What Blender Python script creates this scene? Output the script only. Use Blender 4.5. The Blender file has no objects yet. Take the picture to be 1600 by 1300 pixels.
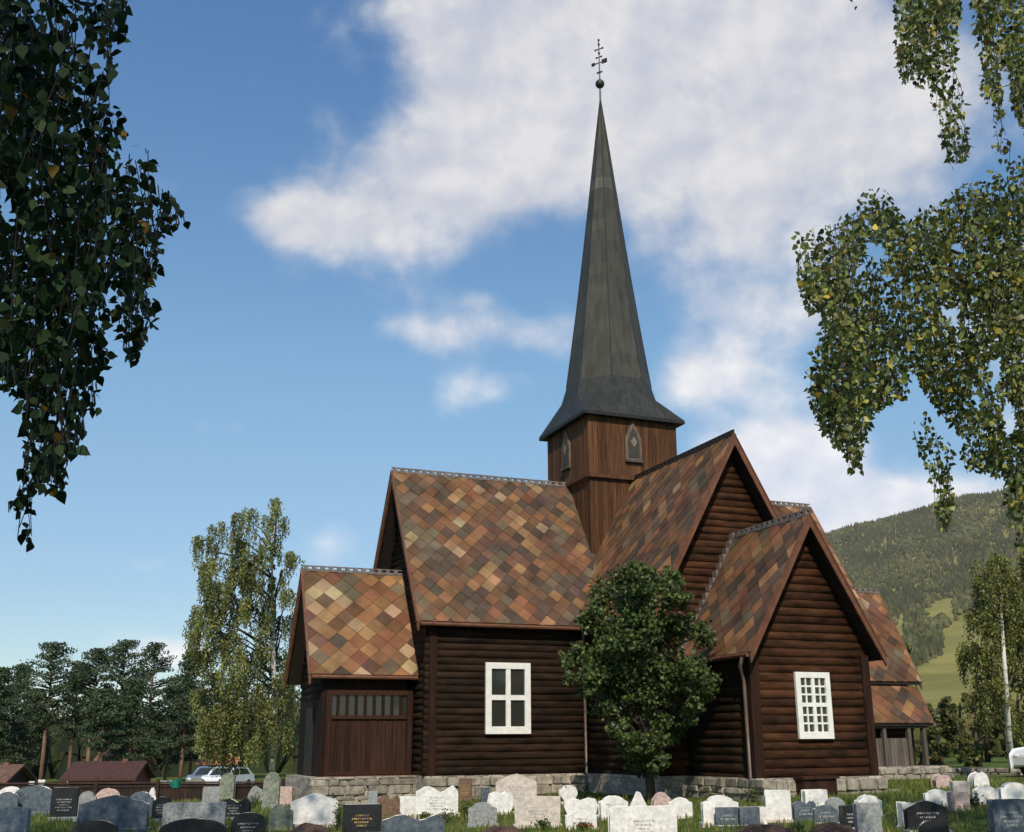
import bpy, math, random
import numpy as np
from mathutils import Vector, Matrix
random.seed(7); rng=np.random.default_rng(11)
sc=bpy.context.scene; COL=sc.collection
PI=math.pi
# ---------------------------------------------------------------- camera
CAM=Vector((-18.05,-35.337,.819)); YAW,PIT,ROL,F=.3992,.2831,-.009,1723.65
PX,PY=800+31.8,650+13
def _basis():
    c,s=math.cos(YAW),math.sin(YAW); cp,sp=math.cos(PIT),math.sin(PIT)
    r0=Vector((c,-s,0)); f=Vector((cp*s,cp*c,sp)); u0=Vector((-sp*s,-sp*c,cp))
    cr,sr=math.cos(ROL),math.sin(ROL)
    return r0*cr+u0*sr, u0*cr-r0*sr, f
RT,UP,FW=_basis()
def at(px,py,D): return CAM+(FW+RT*((px-PX)/F)+UP*((PY-py)/F))*D
def _ss(t): t=max(0.,min(1.,t)); return t*t*(3-2*t)
def gz(x,y):
    dx,dy=x-CAM.x,y-CAM.y; D=dx*math.sin(YAW)+dy*math.cos(YAW); X=dx*math.cos(YAW)-dy*math.sin(YAW)
    return max(-.85,min(-.42,-.45+.039*x))-1.15*_ss((D-41)/22)*_ss((-X-2)/9)
def on_ground(px,py):
    d=FW+RT*((px-PX)/F)+UP*((PY-py)/F); t=20.
    for _ in range(30):
        p=CAM+d*t; t=(gz(p.x,p.y)-CAM.z)/d.z
    return CAM+d*t
def ground_D(px,D):          # ground point in the direction of px at horizontal depth D
    q=at(px,1160,D); return Vector((q.x,q.y,gz(q.x,q.y)))
cd=bpy.data.cameras.new('camera'); cam=bpy.data.objects.new('camera',cd); COL.objects.link(cam)
M=Matrix.Identity(4)
for i in range(3): M[i][0]=RT[i]; M[i][1]=UP[i]; M[i][2]=-FW[i]; M[i][3]=CAM[i]
cam.matrix_world=M; cd.sensor_width=36; cd.lens=F/1600*36; cd.shift_x=-31.8/1600; cd.shift_y=13/1600
cd.clip_start=.1; cd.clip_end=12000; sc.camera=cam
# ---------------------------------------------------------------- materials
def nt(name):
    m=bpy.data.materials.new(name); m.use_nodes=True; t=m.node_tree
    return m,t,t.nodes['Principled BSDF']
def N(t,k,**kw):
    n=t.nodes.new(k)
    for a,b in kw.items():
        if a.startswith('i_'): n.inputs[int(a[2:]) if a[2:].isdigit() else a[2:].replace('_',' ')].default_value=b
        else: setattr(n,a,b)
    return n
def ramp(t,stops,mode='LINEAR'):
    n=t.nodes.new('ShaderNodeValToRGB'); cr=n.color_ramp; cr.interpolation=mode
    while len(cr.elements)<len(stops): cr.elements.new(.5)
    for e,(p,c) in zip(cr.elements,stops): e.position=p; e.color=(*c,1) if len(c)==3 else c
    return n
def mixm(t,a,b,fac=None,mode='MULTIPLY',f=1.):
    n=t.nodes.new('ShaderNodeMix'); n.data_type='RGBA'; n.blend_type=mode; n.inputs[0].default_value=f
    t.links.new(a,n.inputs[6]) if hasattr(a,'links') else setattr(n.inputs[6],'default_value',a)
    t.links.new(b,n.inputs[7]) if hasattr(b,'links') else setattr(n.inputs[7],'default_value',b)
    if fac is not None: t.links.new(fac,n.inputs[0])
    return n.outputs[2]
def mat(name,c1,c2,scale=6.,stretch=(1,1,1),rough=.7,bump=.2,attr=False,bscale=None,spec=.4,contrast=(.35,.65),metal=0,trans=0,dist=.02,coord='Object'):
    m,t,b=nt(name); L=t.links.new
    tc=N(t,'ShaderNodeTexCoord'); mp=N(t,'ShaderNodeMapping'); mp.inputs['Scale'].default_value=stretch
    L(tc.outputs[coord],mp.inputs[0])
    n=N(t,'ShaderNodeTexNoise'); n.inputs['Scale'].default_value=scale; n.inputs['Detail'].default_value=5; n.inputs['Roughness'].default_value=.62
    L(mp.outputs[0],n.inputs[0])
    r=ramp(t,[(contrast[0],c1),(contrast[1],c2)]); L(n.outputs[0],r.inputs[0]); col=r.outputs[0]
    if attr:
        a=N(t,'ShaderNodeAttribute'); a.attribute_name='Col'; col=mixm(t,col,a.outputs[0])
    L(col,b.inputs['Base Color']); b.inputs['Roughness'].default_value=rough; b.inputs['Specular IOR Level'].default_value=spec; b.inputs['Metallic'].default_value=metal
    if bump:
        n2=N(t,'ShaderNodeTexNoise'); n2.inputs['Scale'].default_value=bscale or scale*3; n2.inputs['Detail'].default_value=4
        L(mp.outputs[0],n2.inputs[0]); bp=N(t,'ShaderNodeBump'); bp.inputs['Strength'].default_value=bump; bp.inputs['Distance'].default_value=dist
        L(n2.outputs[0],bp.inputs['Height']); L(bp.outputs[0],b.inputs['Normal'])
    if trans:
        tr=N(t,'ShaderNodeBsdfTranslucent'); L(col,tr.inputs[0]); mx=N(t,'ShaderNodeMixShader'); mx.inputs[0].default_value=trans
        L(b.outputs[0],mx.inputs[1]); L(tr.outputs[0],mx.inputs[2]); L(mx.outputs[0],t.nodes['Material Output'].inputs[0])
    return m
W_=lambda v:(v,v,v)
MT={}
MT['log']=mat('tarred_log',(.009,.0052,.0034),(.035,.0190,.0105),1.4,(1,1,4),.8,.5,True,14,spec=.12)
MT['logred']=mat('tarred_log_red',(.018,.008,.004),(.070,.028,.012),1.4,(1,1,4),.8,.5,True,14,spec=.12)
MT['dark']=mat('dark_timber',(.012,.008,.006),(.028,.018,.012),5,(1,1,.3),.7,.3,False)
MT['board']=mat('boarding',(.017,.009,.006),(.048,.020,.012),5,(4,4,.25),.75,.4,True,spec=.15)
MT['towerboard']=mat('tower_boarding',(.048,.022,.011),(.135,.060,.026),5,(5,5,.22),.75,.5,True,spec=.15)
MT['barge']=mat('barge_paint',(.10,.038,.018),(.17,.068,.034),4,(1,1,1),.6,.3)
MT['spire']=mat('spire_cladding',(.033,.032,.028),(.070,.067,.055),2.2,(2.5,2.5,.28),.6,.4,True,spec=.25,contrast=(.3,.72))
MT['eave']=mat('skirt_lead',(.022,.023,.022),(.042,.043,.040),3,(2,2,1),.6,.3,True,spec=.25)
MT['white']=mat('white_paint',(.72,.71,.66),(.84,.82,.77),5,(1,1,1),.5,.1)
MT['crest']=mat('ridge_crest_wood',(.09,.075,.07),(.22,.18,.16),8,(1,1,1),.7,.2)
MT['pipe']=mat('downpipe_paint',(.10,.065,.05),(.16,.11,.085),8,(1,1,1),.4,.1)
MT['iron']=mat('wrought_iron',(.02,.02,.02),(.05,.045,.04),8,(1,1,1),.4,.1,metal=.2)
MT['bark']=mat('dark_bark',(.03,.022,.016),(.09,.065,.045),6,(1,1,.3),.9,.8)
MT['pinebark']=mat('pine_bark',(.13,.07,.045),(.32,.19,.12),3,(1,1,.3),.9,.8)
MT['birchbark']=mat('birch_bark',(.10,.09,.07),(.72,.70,.62),2.2,(1,1,4),.7,.4,contrast=(.36,.5))
MT['leaf']=mat('leaf',W_(.8),W_(1.1),9,(1,1,1),.5,0,True,trans=.28,spec=.3)
MT['leafshade']=mat('leaf_shaded',W_(.8),W_(1.1),9,(1,1,1),.5,0,True,trans=.12,spec=.06)  # shaded copy of the leaf material, duller and less translucent
MT['needle']=mat('needle',W_(.7),W_(1.1),3,(1,1,1),.7,0,True,trans=.1,spec=.15)
MT['forest']=mat('forest_tree',W_(.72),W_(1.22),.012,(1,1,1),.9,.0,True,spec=.05)
MT['marble']=mat('white_marble',(.58,.56,.53),(.84,.82,.78),7,(1,1,1),.6,.4)
MT['cream']=mat('cream_stone',(.44,.38,.33),(.66,.58,.51),9,(1,1,1),.75,.6)
MT['pink']=mat('pink_granite',(.36,.25,.22),(.60,.45,.40),16,(1,1,1),.6,.4)
MT['grey']=mat('grey_granite',(.17,.18,.18),(.34,.35,.35),18,(1,1,1),.6,.3)
MT['mossy']=mat('mossy_granite',(.10,.12,.09),(.27,.28,.22),9,(1,1,1),.8,.6)
MT['slate']=mat('blue_slate',(.055,.07,.09),(.13,.155,.18),10,(1,1,1),.3,.1)
MT['black']=mat('black_granite',(.010,.010,.012),(.03,.03,.034),30,(1,1,1),.3,.03,spec=.4)
MT['brownstone']=mat('brown_stone',(.09,.05,.03),(.20,.12,.075),12,(1,1,1),.6,.4)
MT['gold']=mat('gilt_lettering',(.45,.30,.10),(.6,.42,.16),10,(1,1,1),.4,0,metal=.4)
MT['inlay']=mat('pale_inlay',(.42,.42,.40),(.6,.6,.57),10,(1,1,1),.6,0)
MT['darkinlay']=mat('engraved_lines',(.22,.2,.18),(.32,.3,.27),10,(1,1,1),.8,0)
MT['redflower']=mat('red_petals',(.35,.02,.02),(.55,.06,.05),20,(1,1,1),.5,0,trans=.2)
MT['fencered']=mat('fence_paint',(.014,.007,.005),(.036,.016,.011),4,(1,1,.4),.8,.3,True)
MT['housered']=mat('red_house_paint',(.10,.022,.015),(.19,.045,.03),4,(1,1,.3),.8,.3)
MT['roofbrown']=mat('brown_roof_tiles',(.09,.045,.03),(.19,.10,.065),5,(1,1,1),.8,.5)
MT['rooforange']=mat('orange_roof_tiles',(.32,.13,.06),(.48,.22,.11),5,(1,1,1),.8,.5)
MT['roofred']=mat('dark_red_roof',(.045,.018,.013),(.085,.034,.024),5,(1,1,1),.8,.5)
MT['carwhite']=mat('white_car_paint',(.66,.68,.70),(.74,.75,.77),3,(1,1,1),.18,0,spec=.6)
MT['carblue']=mat('silver_blue_car_paint',(.20,.28,.36),(.26,.34,.42),3,(1,1,1),.2,0,spec=.6,metal=.4)
MT['rubber']=mat('tyre',(.01,.01,.01),(.02,.02,.02),9,(1,1,1),.8,.1)
MT['rim']=mat('wheel_rim',(.35,.35,.36),(.5,.5,.5),9,(1,1,1),.3,0,metal=.8)
MT['teal']=mat('teal_plastic',(.0,.12,.09),(.01,.18,.13),9,(1,1,1),.4,0)
MT['soil']=mat('bare_soil',(.06,.032,.02),(.16,.09,.06),9,(1,1,1),.95,1.,dist=.05)
MT['straw']=mat('grass_blades',W_(.8),W_(1.1),2,(1,1,1),.7,0,True,trans=.3,spec=.15)
def insmat(name,base,ink):
    m,t,b=nt(name); L=t.links.new; tc=N(t,'ShaderNodeTexCoord'); sp=N(t,'ShaderNodeSeparateXYZ'); L(tc.outputs['Object'],sp.inputs[0])
    def mm(op,a,b_=None):
        n=t.nodes.new('ShaderNodeMath'); n.operation=op
        for i,v in enumerate((a,b_)):
            if v is None: continue
            if isinstance(v,(int,float)): n.inputs[i].default_value=v
            else: L(v,n.inputs[i])
        return n.outputs[0]
    zz=mm('MULTIPLY',sp.outputs[2],16.); fr=mm('FRACT',zz); row=mm('FLOOR',zz); band=mm('LESS_THAN',mm('ABSOLUTE',mm('SUBTRACT',fr,.5)),.24)
    cv=N(t,'ShaderNodeCombineXYZ'); L(mm('MULTIPLY',sp.outputs[0],62.),cv.inputs[0]); L(mm('MULTIPLY',row,7.3),cv.inputs[1]); L(mm('MULTIPLY',zz,1.2),cv.inputs[2])
    n=N(t,'ShaderNodeTexNoise'); n.inputs['Scale'].default_value=1.; n.inputs['Detail'].default_value=1; L(cv.outputs[0],n.inputs[0]); hit=mm('GREATER_THAN',n.outputs[0],.5)
    w=mm('LESS_THAN',mm('ABSOLUTE',sp.outputs[0]),mm('ADD',.09,mm('MULTIPLY',mm('FRACT',mm('MULTIPLY',row,.37)),.12)))
    n2=N(t,'ShaderNodeTexNoise'); n2.inputs['Scale'].default_value=14; n2.inputs['Detail'].default_value=5; L(tc.outputs['Object'],n2.inputs[0]); rr=ramp(t,[(.35,base[0]),(.65,base[1])]); L(n2.outputs[0],rr.inputs[0])
    L(mixm(t,rr.outputs[0],(*ink,1),mm('MULTIPLY',mm('MULTIPLY',band,hit),w),'MIX'),b.inputs['Base Color']); b.inputs['Roughness'].default_value=.45; b.inputs['Specular IOR Level'].default_value=.3; return m
STC={'marble':((.58,.56,.53),(.84,.82,.78)),'cream':((.44,.38,.33),(.66,.58,.51)),'pink':((.36,.25,.22),(.60,.45,.40)),'grey':((.17,.18,.18),(.34,.35,.35)),'mossy':((.10,.12,.09),(.27,.28,.22)),'slate':((.055,.07,.09),(.13,.155,.18)),'black':((.010,.010,.012),(.03,.03,.034)),'brownstone':((.09,.05,.03),(.20,.12,.075))}
INK={'inlay':(.30,.30,.28),'darkinlay':(.30,.28,.25),'gold':(.42,.28,.09)}
def insfor(m,k):
    q='inscribed_'+m+'_'+k
    if q not in MT: MT[q]=insmat(q,STC[m],INK[k])
    return q
# roof tiles: colour of every tile from the mesh, weathering from noise
MT['tile']=mat('roof_tile',(.50,.50,.47),(1.30,1.27,1.25),1.3,(1,1,1),.7,.6,True,22,spec=.2,contrast=(.25,.75))
def glassmat():
    m,t,b=nt('window_glass'); b.inputs['Base Color'].default_value=(.03,.032,.026,1); b.inputs['Roughness'].default_value=.09; b.inputs['Specular IOR Level'].default_value=.6
    L=t.links.new; n=N(t,'ShaderNodeTexNoise'); n.inputs['Scale'].default_value=2.; bp=N(t,'ShaderNodeBump'); bp.inputs['Strength'].default_value=.08; L(n.outputs[0],bp.inputs['Height']); L(bp.outputs[0],b.inputs['Normal'])
    return m
MT['glass']=glassmat()
def stonemat(name,c1,c2,c3,scale):
    m,t,b=nt(name); L=t.links.new
    tc=N(t,'ShaderNodeTexCoord'); mp=N(t,'ShaderNodeMapping'); mp.inputs['Scale'].default_value=(1,1,2.1); L(tc.outputs['Object'],mp.inputs[0])
    wn=N(t,'ShaderNodeTexNoise'); wn.inputs['Scale'].default_value=3; L(mp.outputs[0],wn.inputs[0])
    add=N(t,'ShaderNodeVectorMath',operation='MULTIPLY_ADD'); L(wn.outputs['Color'],add.inputs[0]); add.inputs[1].default_value=(.25,.25,.25); L(mp.outputs[0],add.inputs[2])
    v=N(t,'ShaderNodeTexVoronoi'); v.inputs['Scale'].default_value=scale; L(add.outputs[0],v.inputs[0])
    ve=N(t,'ShaderNodeTexVoronoi',feature='DISTANCE_TO_EDGE'); ve.inputs['Scale'].default_value=scale; L(add.outputs[0],ve.inputs[0])
    r=ramp(t,[(0,c1),(.5,c2),(1,c3)]); sp=N(t,'ShaderNodeSeparateColor'); L(v.outputs['Color'],sp.inputs[0]); L(sp.outputs[0],r.inputs[0])
    e=ramp(t,[(.0,(.55,.52,.48)),(.05,(1,1,1))]); L(ve.outputs['Distance'],e.inputs[0])
    n=N(t,'ShaderNodeTexNoise'); n.inputs['Scale'].default_value=18; n.inputs['Detail'].default_value=5; L(tc.outputs['Object'],n.inputs[0])
    nr=ramp(t,[(.3,W_(.65)),(.7,W_(1.2))]); L(n.outputs[0],nr.inputs[0])
    L(mixm(t,mixm(t,r.outputs[0],e.outputs[0]),nr.outputs[0]),b.inputs['Base Color']); b.inputs['Roughness'].default_value=.9
    bp=N(t,'ShaderNodeBump'); bp.inputs['Strength'].default_value=.8; bp.inputs['Distance'].default_value=.05; L(e.outputs[0],bp.inputs['Height']); L(bp.outputs[0],b.inputs['Normal'])
    return m
MT['rubble']=stonemat('foundation_stone',(.25,.22,.18),(.38,.33,.27),(.50,.43,.36),2.6)
MT['rubblegrey']=stonemat('dry_stone',(.13,.12,.11),(.25,.23,.21),(.42,.38,.34),2.4)
# ---------------------------------------------------------------- mesh helpers
class MB:
    def __init__(s): s.v=[];s.f=[];s.c=[]
    def add(s,vs,fs,col=(1,1,1)):
        o=len(s.v); s.v+=[tuple(v) for v in vs]; s.f+=[tuple(i+o for i in f) for f in fs]; s.c+=[col]*len(fs)
    def box(s,x0,x1,y0,y1,z0,z1,col=(1,1,1),m=None):
        vs=[Vector((x,y,z)) for z in (z0,z1) for x,y in ((x0,y0),(x1,y0),(x1,y1),(x0,y1))]
        if m: vs=[m@v for v in vs]
        s.add(vs,[(3,2,1,0),(4,5,6,7),(0,1,5,4),(1,2,6,5),(2,3,7,6),(3,0,4,7)],col)
    def tube(s,pts,rad,n=6,col=(1,1,1)):
        pts=[Vector(p) for p in pts]
        if not hasattr(rad,'__len__'): rad=[rad]*len(pts)
        o=len(s.v); k=len(pts)
        for i,p in enumerate(pts):
            d=(pts[min(i+1,k-1)]-pts[max(i-1,0)])
            if d.length<1e-6: d=Vector((0,0,1))
            d.normalize(); a=d.cross(Vector((0,0,1)) if abs(d.z)<.9 else Vector((1,0,0))).normalized(); b=d.cross(a)
            for j in range(n):
                q=p+(a*math.cos(2*PI*j/n)+b*math.sin(2*PI*j/n))*rad[i]; s.v.append(tuple(q))
        for i in range(k-1):
            for j in range(n): s.f.append((o+i*n+j,o+i*n+(j+1)%n,o+(i+1)*n+(j+1)%n,o+(i+1)*n+j)); s.c.append(col)
        s.f.append(tuple(o+j for j in range(n))[::-1]); s.f.append(tuple(o+(k-1)*n+j for j in range(n))); s.c+=[col]*2
    def prism(s,poly,axis,a,b,col=(1,1,1)):   # poly in the two other axes, extruded along axis from a to b
        n=len(poly); vs=[]
        for t in (a,b):
            for p in poly:
                vs.append({'x':(t,p[0],p[1]),'y':(p[0],t,p[1]),'z':(p[0],p[1],t)}[axis])
        s.add(vs,[tuple(range(n)),tuple(range(2*n-1,n-1,-1))]+[(i,(i+1)%n,(i+1)%n+n,i+n) for i in range(n)],col)
    def ball(s,c,r,n=8,m=6,col=(1,1,1)):
        vs=[];fs=[]
        if not hasattr(r,'__len__'): r=(r,r,r)
        for i in range(m+1):
            for j in range(n):
                a=PI*i/m;b=2*PI*j/n; vs.append((c[0]+r[0]*math.sin(a)*math.cos(b),c[1]+r[1]*math.sin(a)*math.sin(b),c[2]+r[2]*math.cos(a)))
        for i in range(m):
            for j in range(n): fs.append((i*n+j,i*n+(j+1)%n,(i+1)*n+(j+1)%n,(i+1)*n+j))
        s.add(vs,fs,col)
    def build(s,name,m,parent=None,smooth=False,bevel=0):
        me=bpy.data.meshes.new(name); me.from_pydata(s.v,[],s.f); 
        a=me.attributes.new('Col','FLOAT_COLOR','FACE'); a.data.foreach_set('color',np.array([(*c,1.) for c in s.c],dtype=np.float32).ravel())
        return link(name,me,m,parent,smooth,bevel)
def link(name,me,m,parent=None,smooth=False,bevel=0):
    me.materials.append(MT[m] if isinstance(m,str) else m); me.validate(); me.update()
    if smooth: me.polygons.foreach_set('use_smooth',[True]*len(me.polygons))
    o=bpy.data.objects.new(name,me); COL.objects.link(o)
    if parent is not None: o.parent=parent
    if bevel:
        b=o.modifiers.new('bevel','BEVEL'); b.width=bevel; b.segments=2; b.limit_method='ANGLE'
    return o
def tag(o,label=None,cat=None,group=None,kind=None):
    if label: o['label']=label
    if cat: o['category']=cat
    if group: o['group']=group
    if kind: o['kind']=kind
    return o
def empty(name,loc,rz=0.):
    o=bpy.data.objects.new(name,None); COL.objects.link(o); o.location=loc; o.rotation_euler=(0,0,rz); o.empty_display_size=.3; return o
def copy_tree(o,parent=None):
    c=o.copy(); COL.objects.link(c); c.parent=parent
    for ch in list(o.children): copy_tree(ch,c)
    return c
def local(o,parent):  # keep world placement of a mesh built in world coordinates when parented to an empty
    o.matrix_parent_inverse=Matrix.Translation(-parent.location) if parent.rotation_euler.z==0 else (Matrix.Translation(parent.location)@Matrix.Rotation(parent.rotation_euler.z,4,'Z')).inverted()
LEAF6=np.array([(0,0),(.36,.22),(.34,.5),(0,1.05),(-.34,.5),(-.36,.22)])
LEAF4=np.array([(0,-.5),(.38,0),(0,.5),(-.38,0)])
def leaves(name,P,size,cols,m,parent,shape=LEAF4,down=0.,aspect=1.,flat=0.):
    """many leaf-sized faces; P (N,3), size (N,), cols (N,3)"""
    P=np.asarray(P,float);n=len(P); k=len(shape)
    a=rng.normal(size=(n,3)); a[:,2]-=down*2; a/=np.linalg.norm(a,axis=1)[:,None]
    r=rng.normal(size=(n,3)); r[:,2]*=(1-flat) ; b=np.cross(a,r); b/=np.linalg.norm(b,axis=1)[:,None]
    s=np.asarray(size).reshape(-1,1)
    V=np.empty((n,k,3))
    for i,(u,w) in enumerate(shape): V[:,i]=P+b*(u*s)*aspect+a*(w*s)
    me=bpy.data.meshes.new(name); me.vertices.add(n*k); me.vertices.foreach_set('co',V.astype(np.float32).ravel())
    me.loops.add(n*k); me.loops.foreach_set('vertex_index',np.arange(n*k,dtype=np.int32))
    me.polygons.add(n); me.polygons.foreach_set('loop_start',np.arange(0,n*k,k,dtype=np.int32))
    try: me.polygons.foreach_set('loop_total',np.full(n,k,dtype=np.int32))
    except Exception: pass
    me.update(calc_edges=True)
    at_=me.attributes.new('Col','FLOAT_COLOR','FACE'); c=np.ones((n,4),np.float32); c[:,:3]=cols; at_.data.foreach_set('color',c.ravel())
    return link(name,me,m,parent)
def pal(n,cols,w,jit=.25):
    cols=np.array(cols,float); i=rng.choice(len(cols),n,p=np.array(w)/sum(w)); return cols[i]*(1+jit*rng.uniform(-1,1,(n,1)))
def in_poly(x,y,poly):
    c=False;j=len(poly)-1
    for i in range(len(poly)):
        xi,yi=poly[i];xj,yj=poly[j]
        if (yi>y)!=(yj>y) and x<(xj-xi)*(y-yi)/(yj-yi)+xi: c=not c
        j=i
    return c
def topix(p):
    d=Vector(p)-CAM; D=d.dot(FW)
    if D<=.05: return None
    return PX+F*d.dot(RT)/D, PY-F*d.dot(UP)/D, D
# ---------------------------------------------------------------- light and sky
SEL,SAZ=math.radians(41),math.radians(20)         # sun above the horizon; to the left of the church's south axis
SUN=Vector((-math.sin(SAZ)*math.cos(SEL),-math.cos(SAZ)*math.cos(SEL),math.sin(SEL)))
sl=bpy.data.lights.new('sun','SUN'); sl.energy=4.4; sl.angle=math.radians(.5); sl.color=(1,.90,.74)
so=bpy.data.objects.new('sun',sl); COL.objects.link(so); so.rotation_euler=SUN.to_track_quat('Z','Y').to_euler(); so.location=(0,-20,60)
wd=bpy.data.worlds.new('World'); sc.world=wd; wd.use_nodes=True; t=wd.node_tree; L=t.links.new
bg=t.nodes['Background']; bg.inputs[1].default_value=.1
sky=N(t,'ShaderNodeTexSky',sky_type='NISHITA'); sky.sun_disc=False; sky.sun_elevation=SEL; sky.sun_rotation=math.atan2(SUN.x,SUN.y); sky.air_density=1.; sky.dust_density=.3; sky.ozone_density=2.
def mth(op,a,b=None,c=None,clamp=False):
    n=t.nodes.new('ShaderNodeMath'); n.operation=op; n.use_clamp=clamp
    for i,v in enumerate((a,b,c)):
        if v is None: continue
        if isinstance(v,(int,float)): n.inputs[i].default_value=v
        else: L(v,n.inputs[i])
    return n.outputs[0]
tc=N(t,'ShaderNodeTexCoord'); sx=N(t,'ShaderNodeSeparateXYZ'); L(tc.outputs['Generated'],sx.inputs[0])
AZ=mth('ARCTAN2',sx.outputs[0],sx.outputs[1]); ELV=mth('ARCSINE',sx.outputs[2])
# cloud banks: azimuth, elevation, half widths (degrees), weight
CL=[(17.5,36.5,4.5,1.8,.6),(19.8,32.3,4.2,2.3,.85),(16.5,29.4,4,1.5,.6),(23.8,35,7,3.2,1.),(31.3,34.5,9,4,1.1),(30,30.5,9,3,.75),(37.5,29,7,4,.6),(41.5,33.3,6,4,.75),(44,29,5,4,.5),(20.3,28.1,4.5,1.6,.75),(13.1,27.1,4.5,1.9,.8),(9.5,25.9,3.,1.5,.65),(16.4,25.6,4.5,1.2,.5),(34,26,5,2.,.45),(35.8,20.8,5,3.2,.8),(31.5,18.,3.2,1.8,.62),(20.4,18.3,3.2,1.3,.55),(22.5,21.,3.6,1.1,.5),(12.9,16.5,1.3,.8,.45),(17,20.9,2.8,.9,.42),(19.7,22.6,1.4,.6,.45),(36.0,13.2,3.4,2.3,1.8),(39.6,11.,3.8,1.6,1.8),(44,10.4,4,1.4,.9),(3.8,8.6,1.5,.7,.5),(4.6,4.5,2.6,1.,.7),(13.1,10,1.7,1.,.35),(50,18,5,6,.5),(-25,30,9,4,.8),(75,25,14,5,.8),(110,32,15,6,.8),(170,30,20,7,.7),(-80,22,16,5,.8),(-130,35,18,6,.6),(60,40,12,5,.5)]
dens=None
for (a0,e0,sa,se,w) in CL:
    da=mth('MULTIPLY',mth('SUBTRACT',AZ,math.radians(a0)),1/math.radians(sa)); de=mth('MULTIPLY',mth('SUBTRACT',ELV,math.radians(e0)),1/math.radians(se))
    g=mth('MULTIPLY',mth('EXPONENT',mth('MULTIPLY',mth('MULTIPLY_ADD',da,da,mth('MULTIPLY',de,de)),-1.)),w)
    dens=g if dens is None else mth('ADD',dens,g)
cv=N(t,'ShaderNodeCombineXYZ'); L(AZ,cv.inputs[0]); L(mth('MULTIPLY',ELV,1.2),cv.inputs[1])
def cnoise(scale,detail,off,rough=.55):
    mp=N(t,'ShaderNodeMapping'); mp.inputs['Location'].default_value=off; mp.inputs['Rotation'].default_value=(0,0,-.1); L(cv.outputs[0],mp.inputs[0]); n=N(t,'ShaderNodeTexNoise'); n.inputs['Scale'].default_value=scale; n.inputs['Detail'].default_value=detail; n.inputs['Roughness'].default_value=rough; n.inputs['Distortion'].default_value=.08; L(mp.outputs[0],n.inputs[0]); return n.outputs[0]
n1=cnoise(10,8,(0,0,0)); n2=cnoise(4,5,(3,1,0)); n3=cnoise(10,8,(-.012,.02,0))
d=mth('ADD',dens,mth('MULTIPLY',mth('SUBTRACT',n1,.5),1.5)); d=mth('ADD',d,mth('MULTIPLY',mth('SUBTRACT',n2,.5),.6))
mr=N(t,'ShaderNodeMapRange',interpolation_type='SMOOTHSTEP'); mr.inputs[1].default_value=.12; mr.inputs[2].default_value=.92; L(d,mr.inputs[0]); cm=mth('MULTIPLY',mr.outputs[0],.93)
sh=mth('ADD',mth('MULTIPLY',mth('SUBTRACT',n1,n3),2.6),mth('MULTIPLY_ADD',n2,-.9,1.07)); 
cr=ramp(t,[(0,(5.4,5.9,7.2)),(.5,(6.9,7.0,7.7)),(1,(8.8,8.6,8.6))]); L(sh,cr.inputs[0])
lowb=ramp(t,[(0,W_(1.32)),(.27,W_(1.3)),(.55,W_(.97)),(1,W_(.95))]); L(mth('MULTIPLY',ELV,1.2),lowb.inputs[0])
ccol=mixm(t,cr.outputs[0],lowb.outputs[0])
er=ramp(t,[(0,(.97,1.05,1.12)),(.12,(.97,1.07,1.14)),(.32,(1.02,1.40,1.45)),(.62,(.70,1.28,1.62)),(1,(.70,1.28,1.62))]); L(ELV,er.inputs[0]); skc=mixm(t,sky.outputs[0],er.outputs[0])
L(mixm(t,skc,ccol,cm,'MIX'),bg.inputs[0])
wd.cycles.sampling_method='MANUAL'; wd.cycles.sample_map_resolution=512
sc.view_settings.view_transform='Standard'; sc.view_settings.look='None'; sc.view_settings.exposure=0; sc.view_settings.gamma=1
sc.render.engine='CYCLES'; sc.cycles.max_bounces=6; sc.cycles.transparent_max_bounces=8
# ---------------------------------------------------------------- the church
CH=empty('wooden_church',(0,0,-.5)); tag(CH,'dark tarred log church with patterned diamond tile roofs and tall grey spire','church')
def cp(mb,name,m,parent=CH,**k):
    o=mb.build(name,m,parent,**k); o.matrix_parent_inverse=Matrix.Translation((0,0,.5)); return o
def cps(mb,name,m,parent,**k): return mb.build(name,m,parent,**k)
LH=.212; LR=.135
def logs(mb,axis,pos,out,z0,z1,ext,phase=0.,tint=1.,hi=None):
    """stack of round logs; axis 'x' or 'y' is the direction they run in, pos the outer wall plane, out +-1; ext(z)->(s0,s1)"""
    z=z0+LH/2-phase*LH; 
    while z<z1:
        e=ext(z+LH*.3)
        if e and e[1]-e[0]>.25:
            n=max(2,int((e[1]-e[0])/1.1)); r=LR*random.uniform(.97,1.05); g=random.uniform(.72,1.3)*tint; k=random.uniform(.95,1.05)
            pts=[];o=random.uniform(-.02,.02)
            for i in range(n+1):
                s=e[0]+(e[1]-e[0])*i/n; j=random.uniform(-.008,.008); cz=z+random.uniform(-.008,.008); c=pos-out*(LR-.03)+j+o*.5
                pts.append((s,c,cz) if axis=='x' else (c,s,cz))
            mb.tube(pts,r,12,(g,g*k,g*k))
        z+=LH
def body(mb,axis,a,b,hw,ze,zr,tan):
    k=.12; poly=[(-hw+k,-.02),(hw-k,-.02),(hw-k,ze),(0,min(zr-.15,ze+(hw-k)*tan)),(-hw+k,ze)]
    mb.prism(poly,axis,a,b,(.3,.3,.3))
NW=3.06; SW=2.66; TN=1.589; TS=1.82; HR=9.752
LW=7.83; LA=2.87; WA=1.65; TA=1.73; HA=6.26
LS=7.68; SA=3.32; BA=1.81; HB=6.66; TB=1.73
LE=8.29; EA=2.98; WE=1.62; HE=6.51
PR=.0
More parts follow.
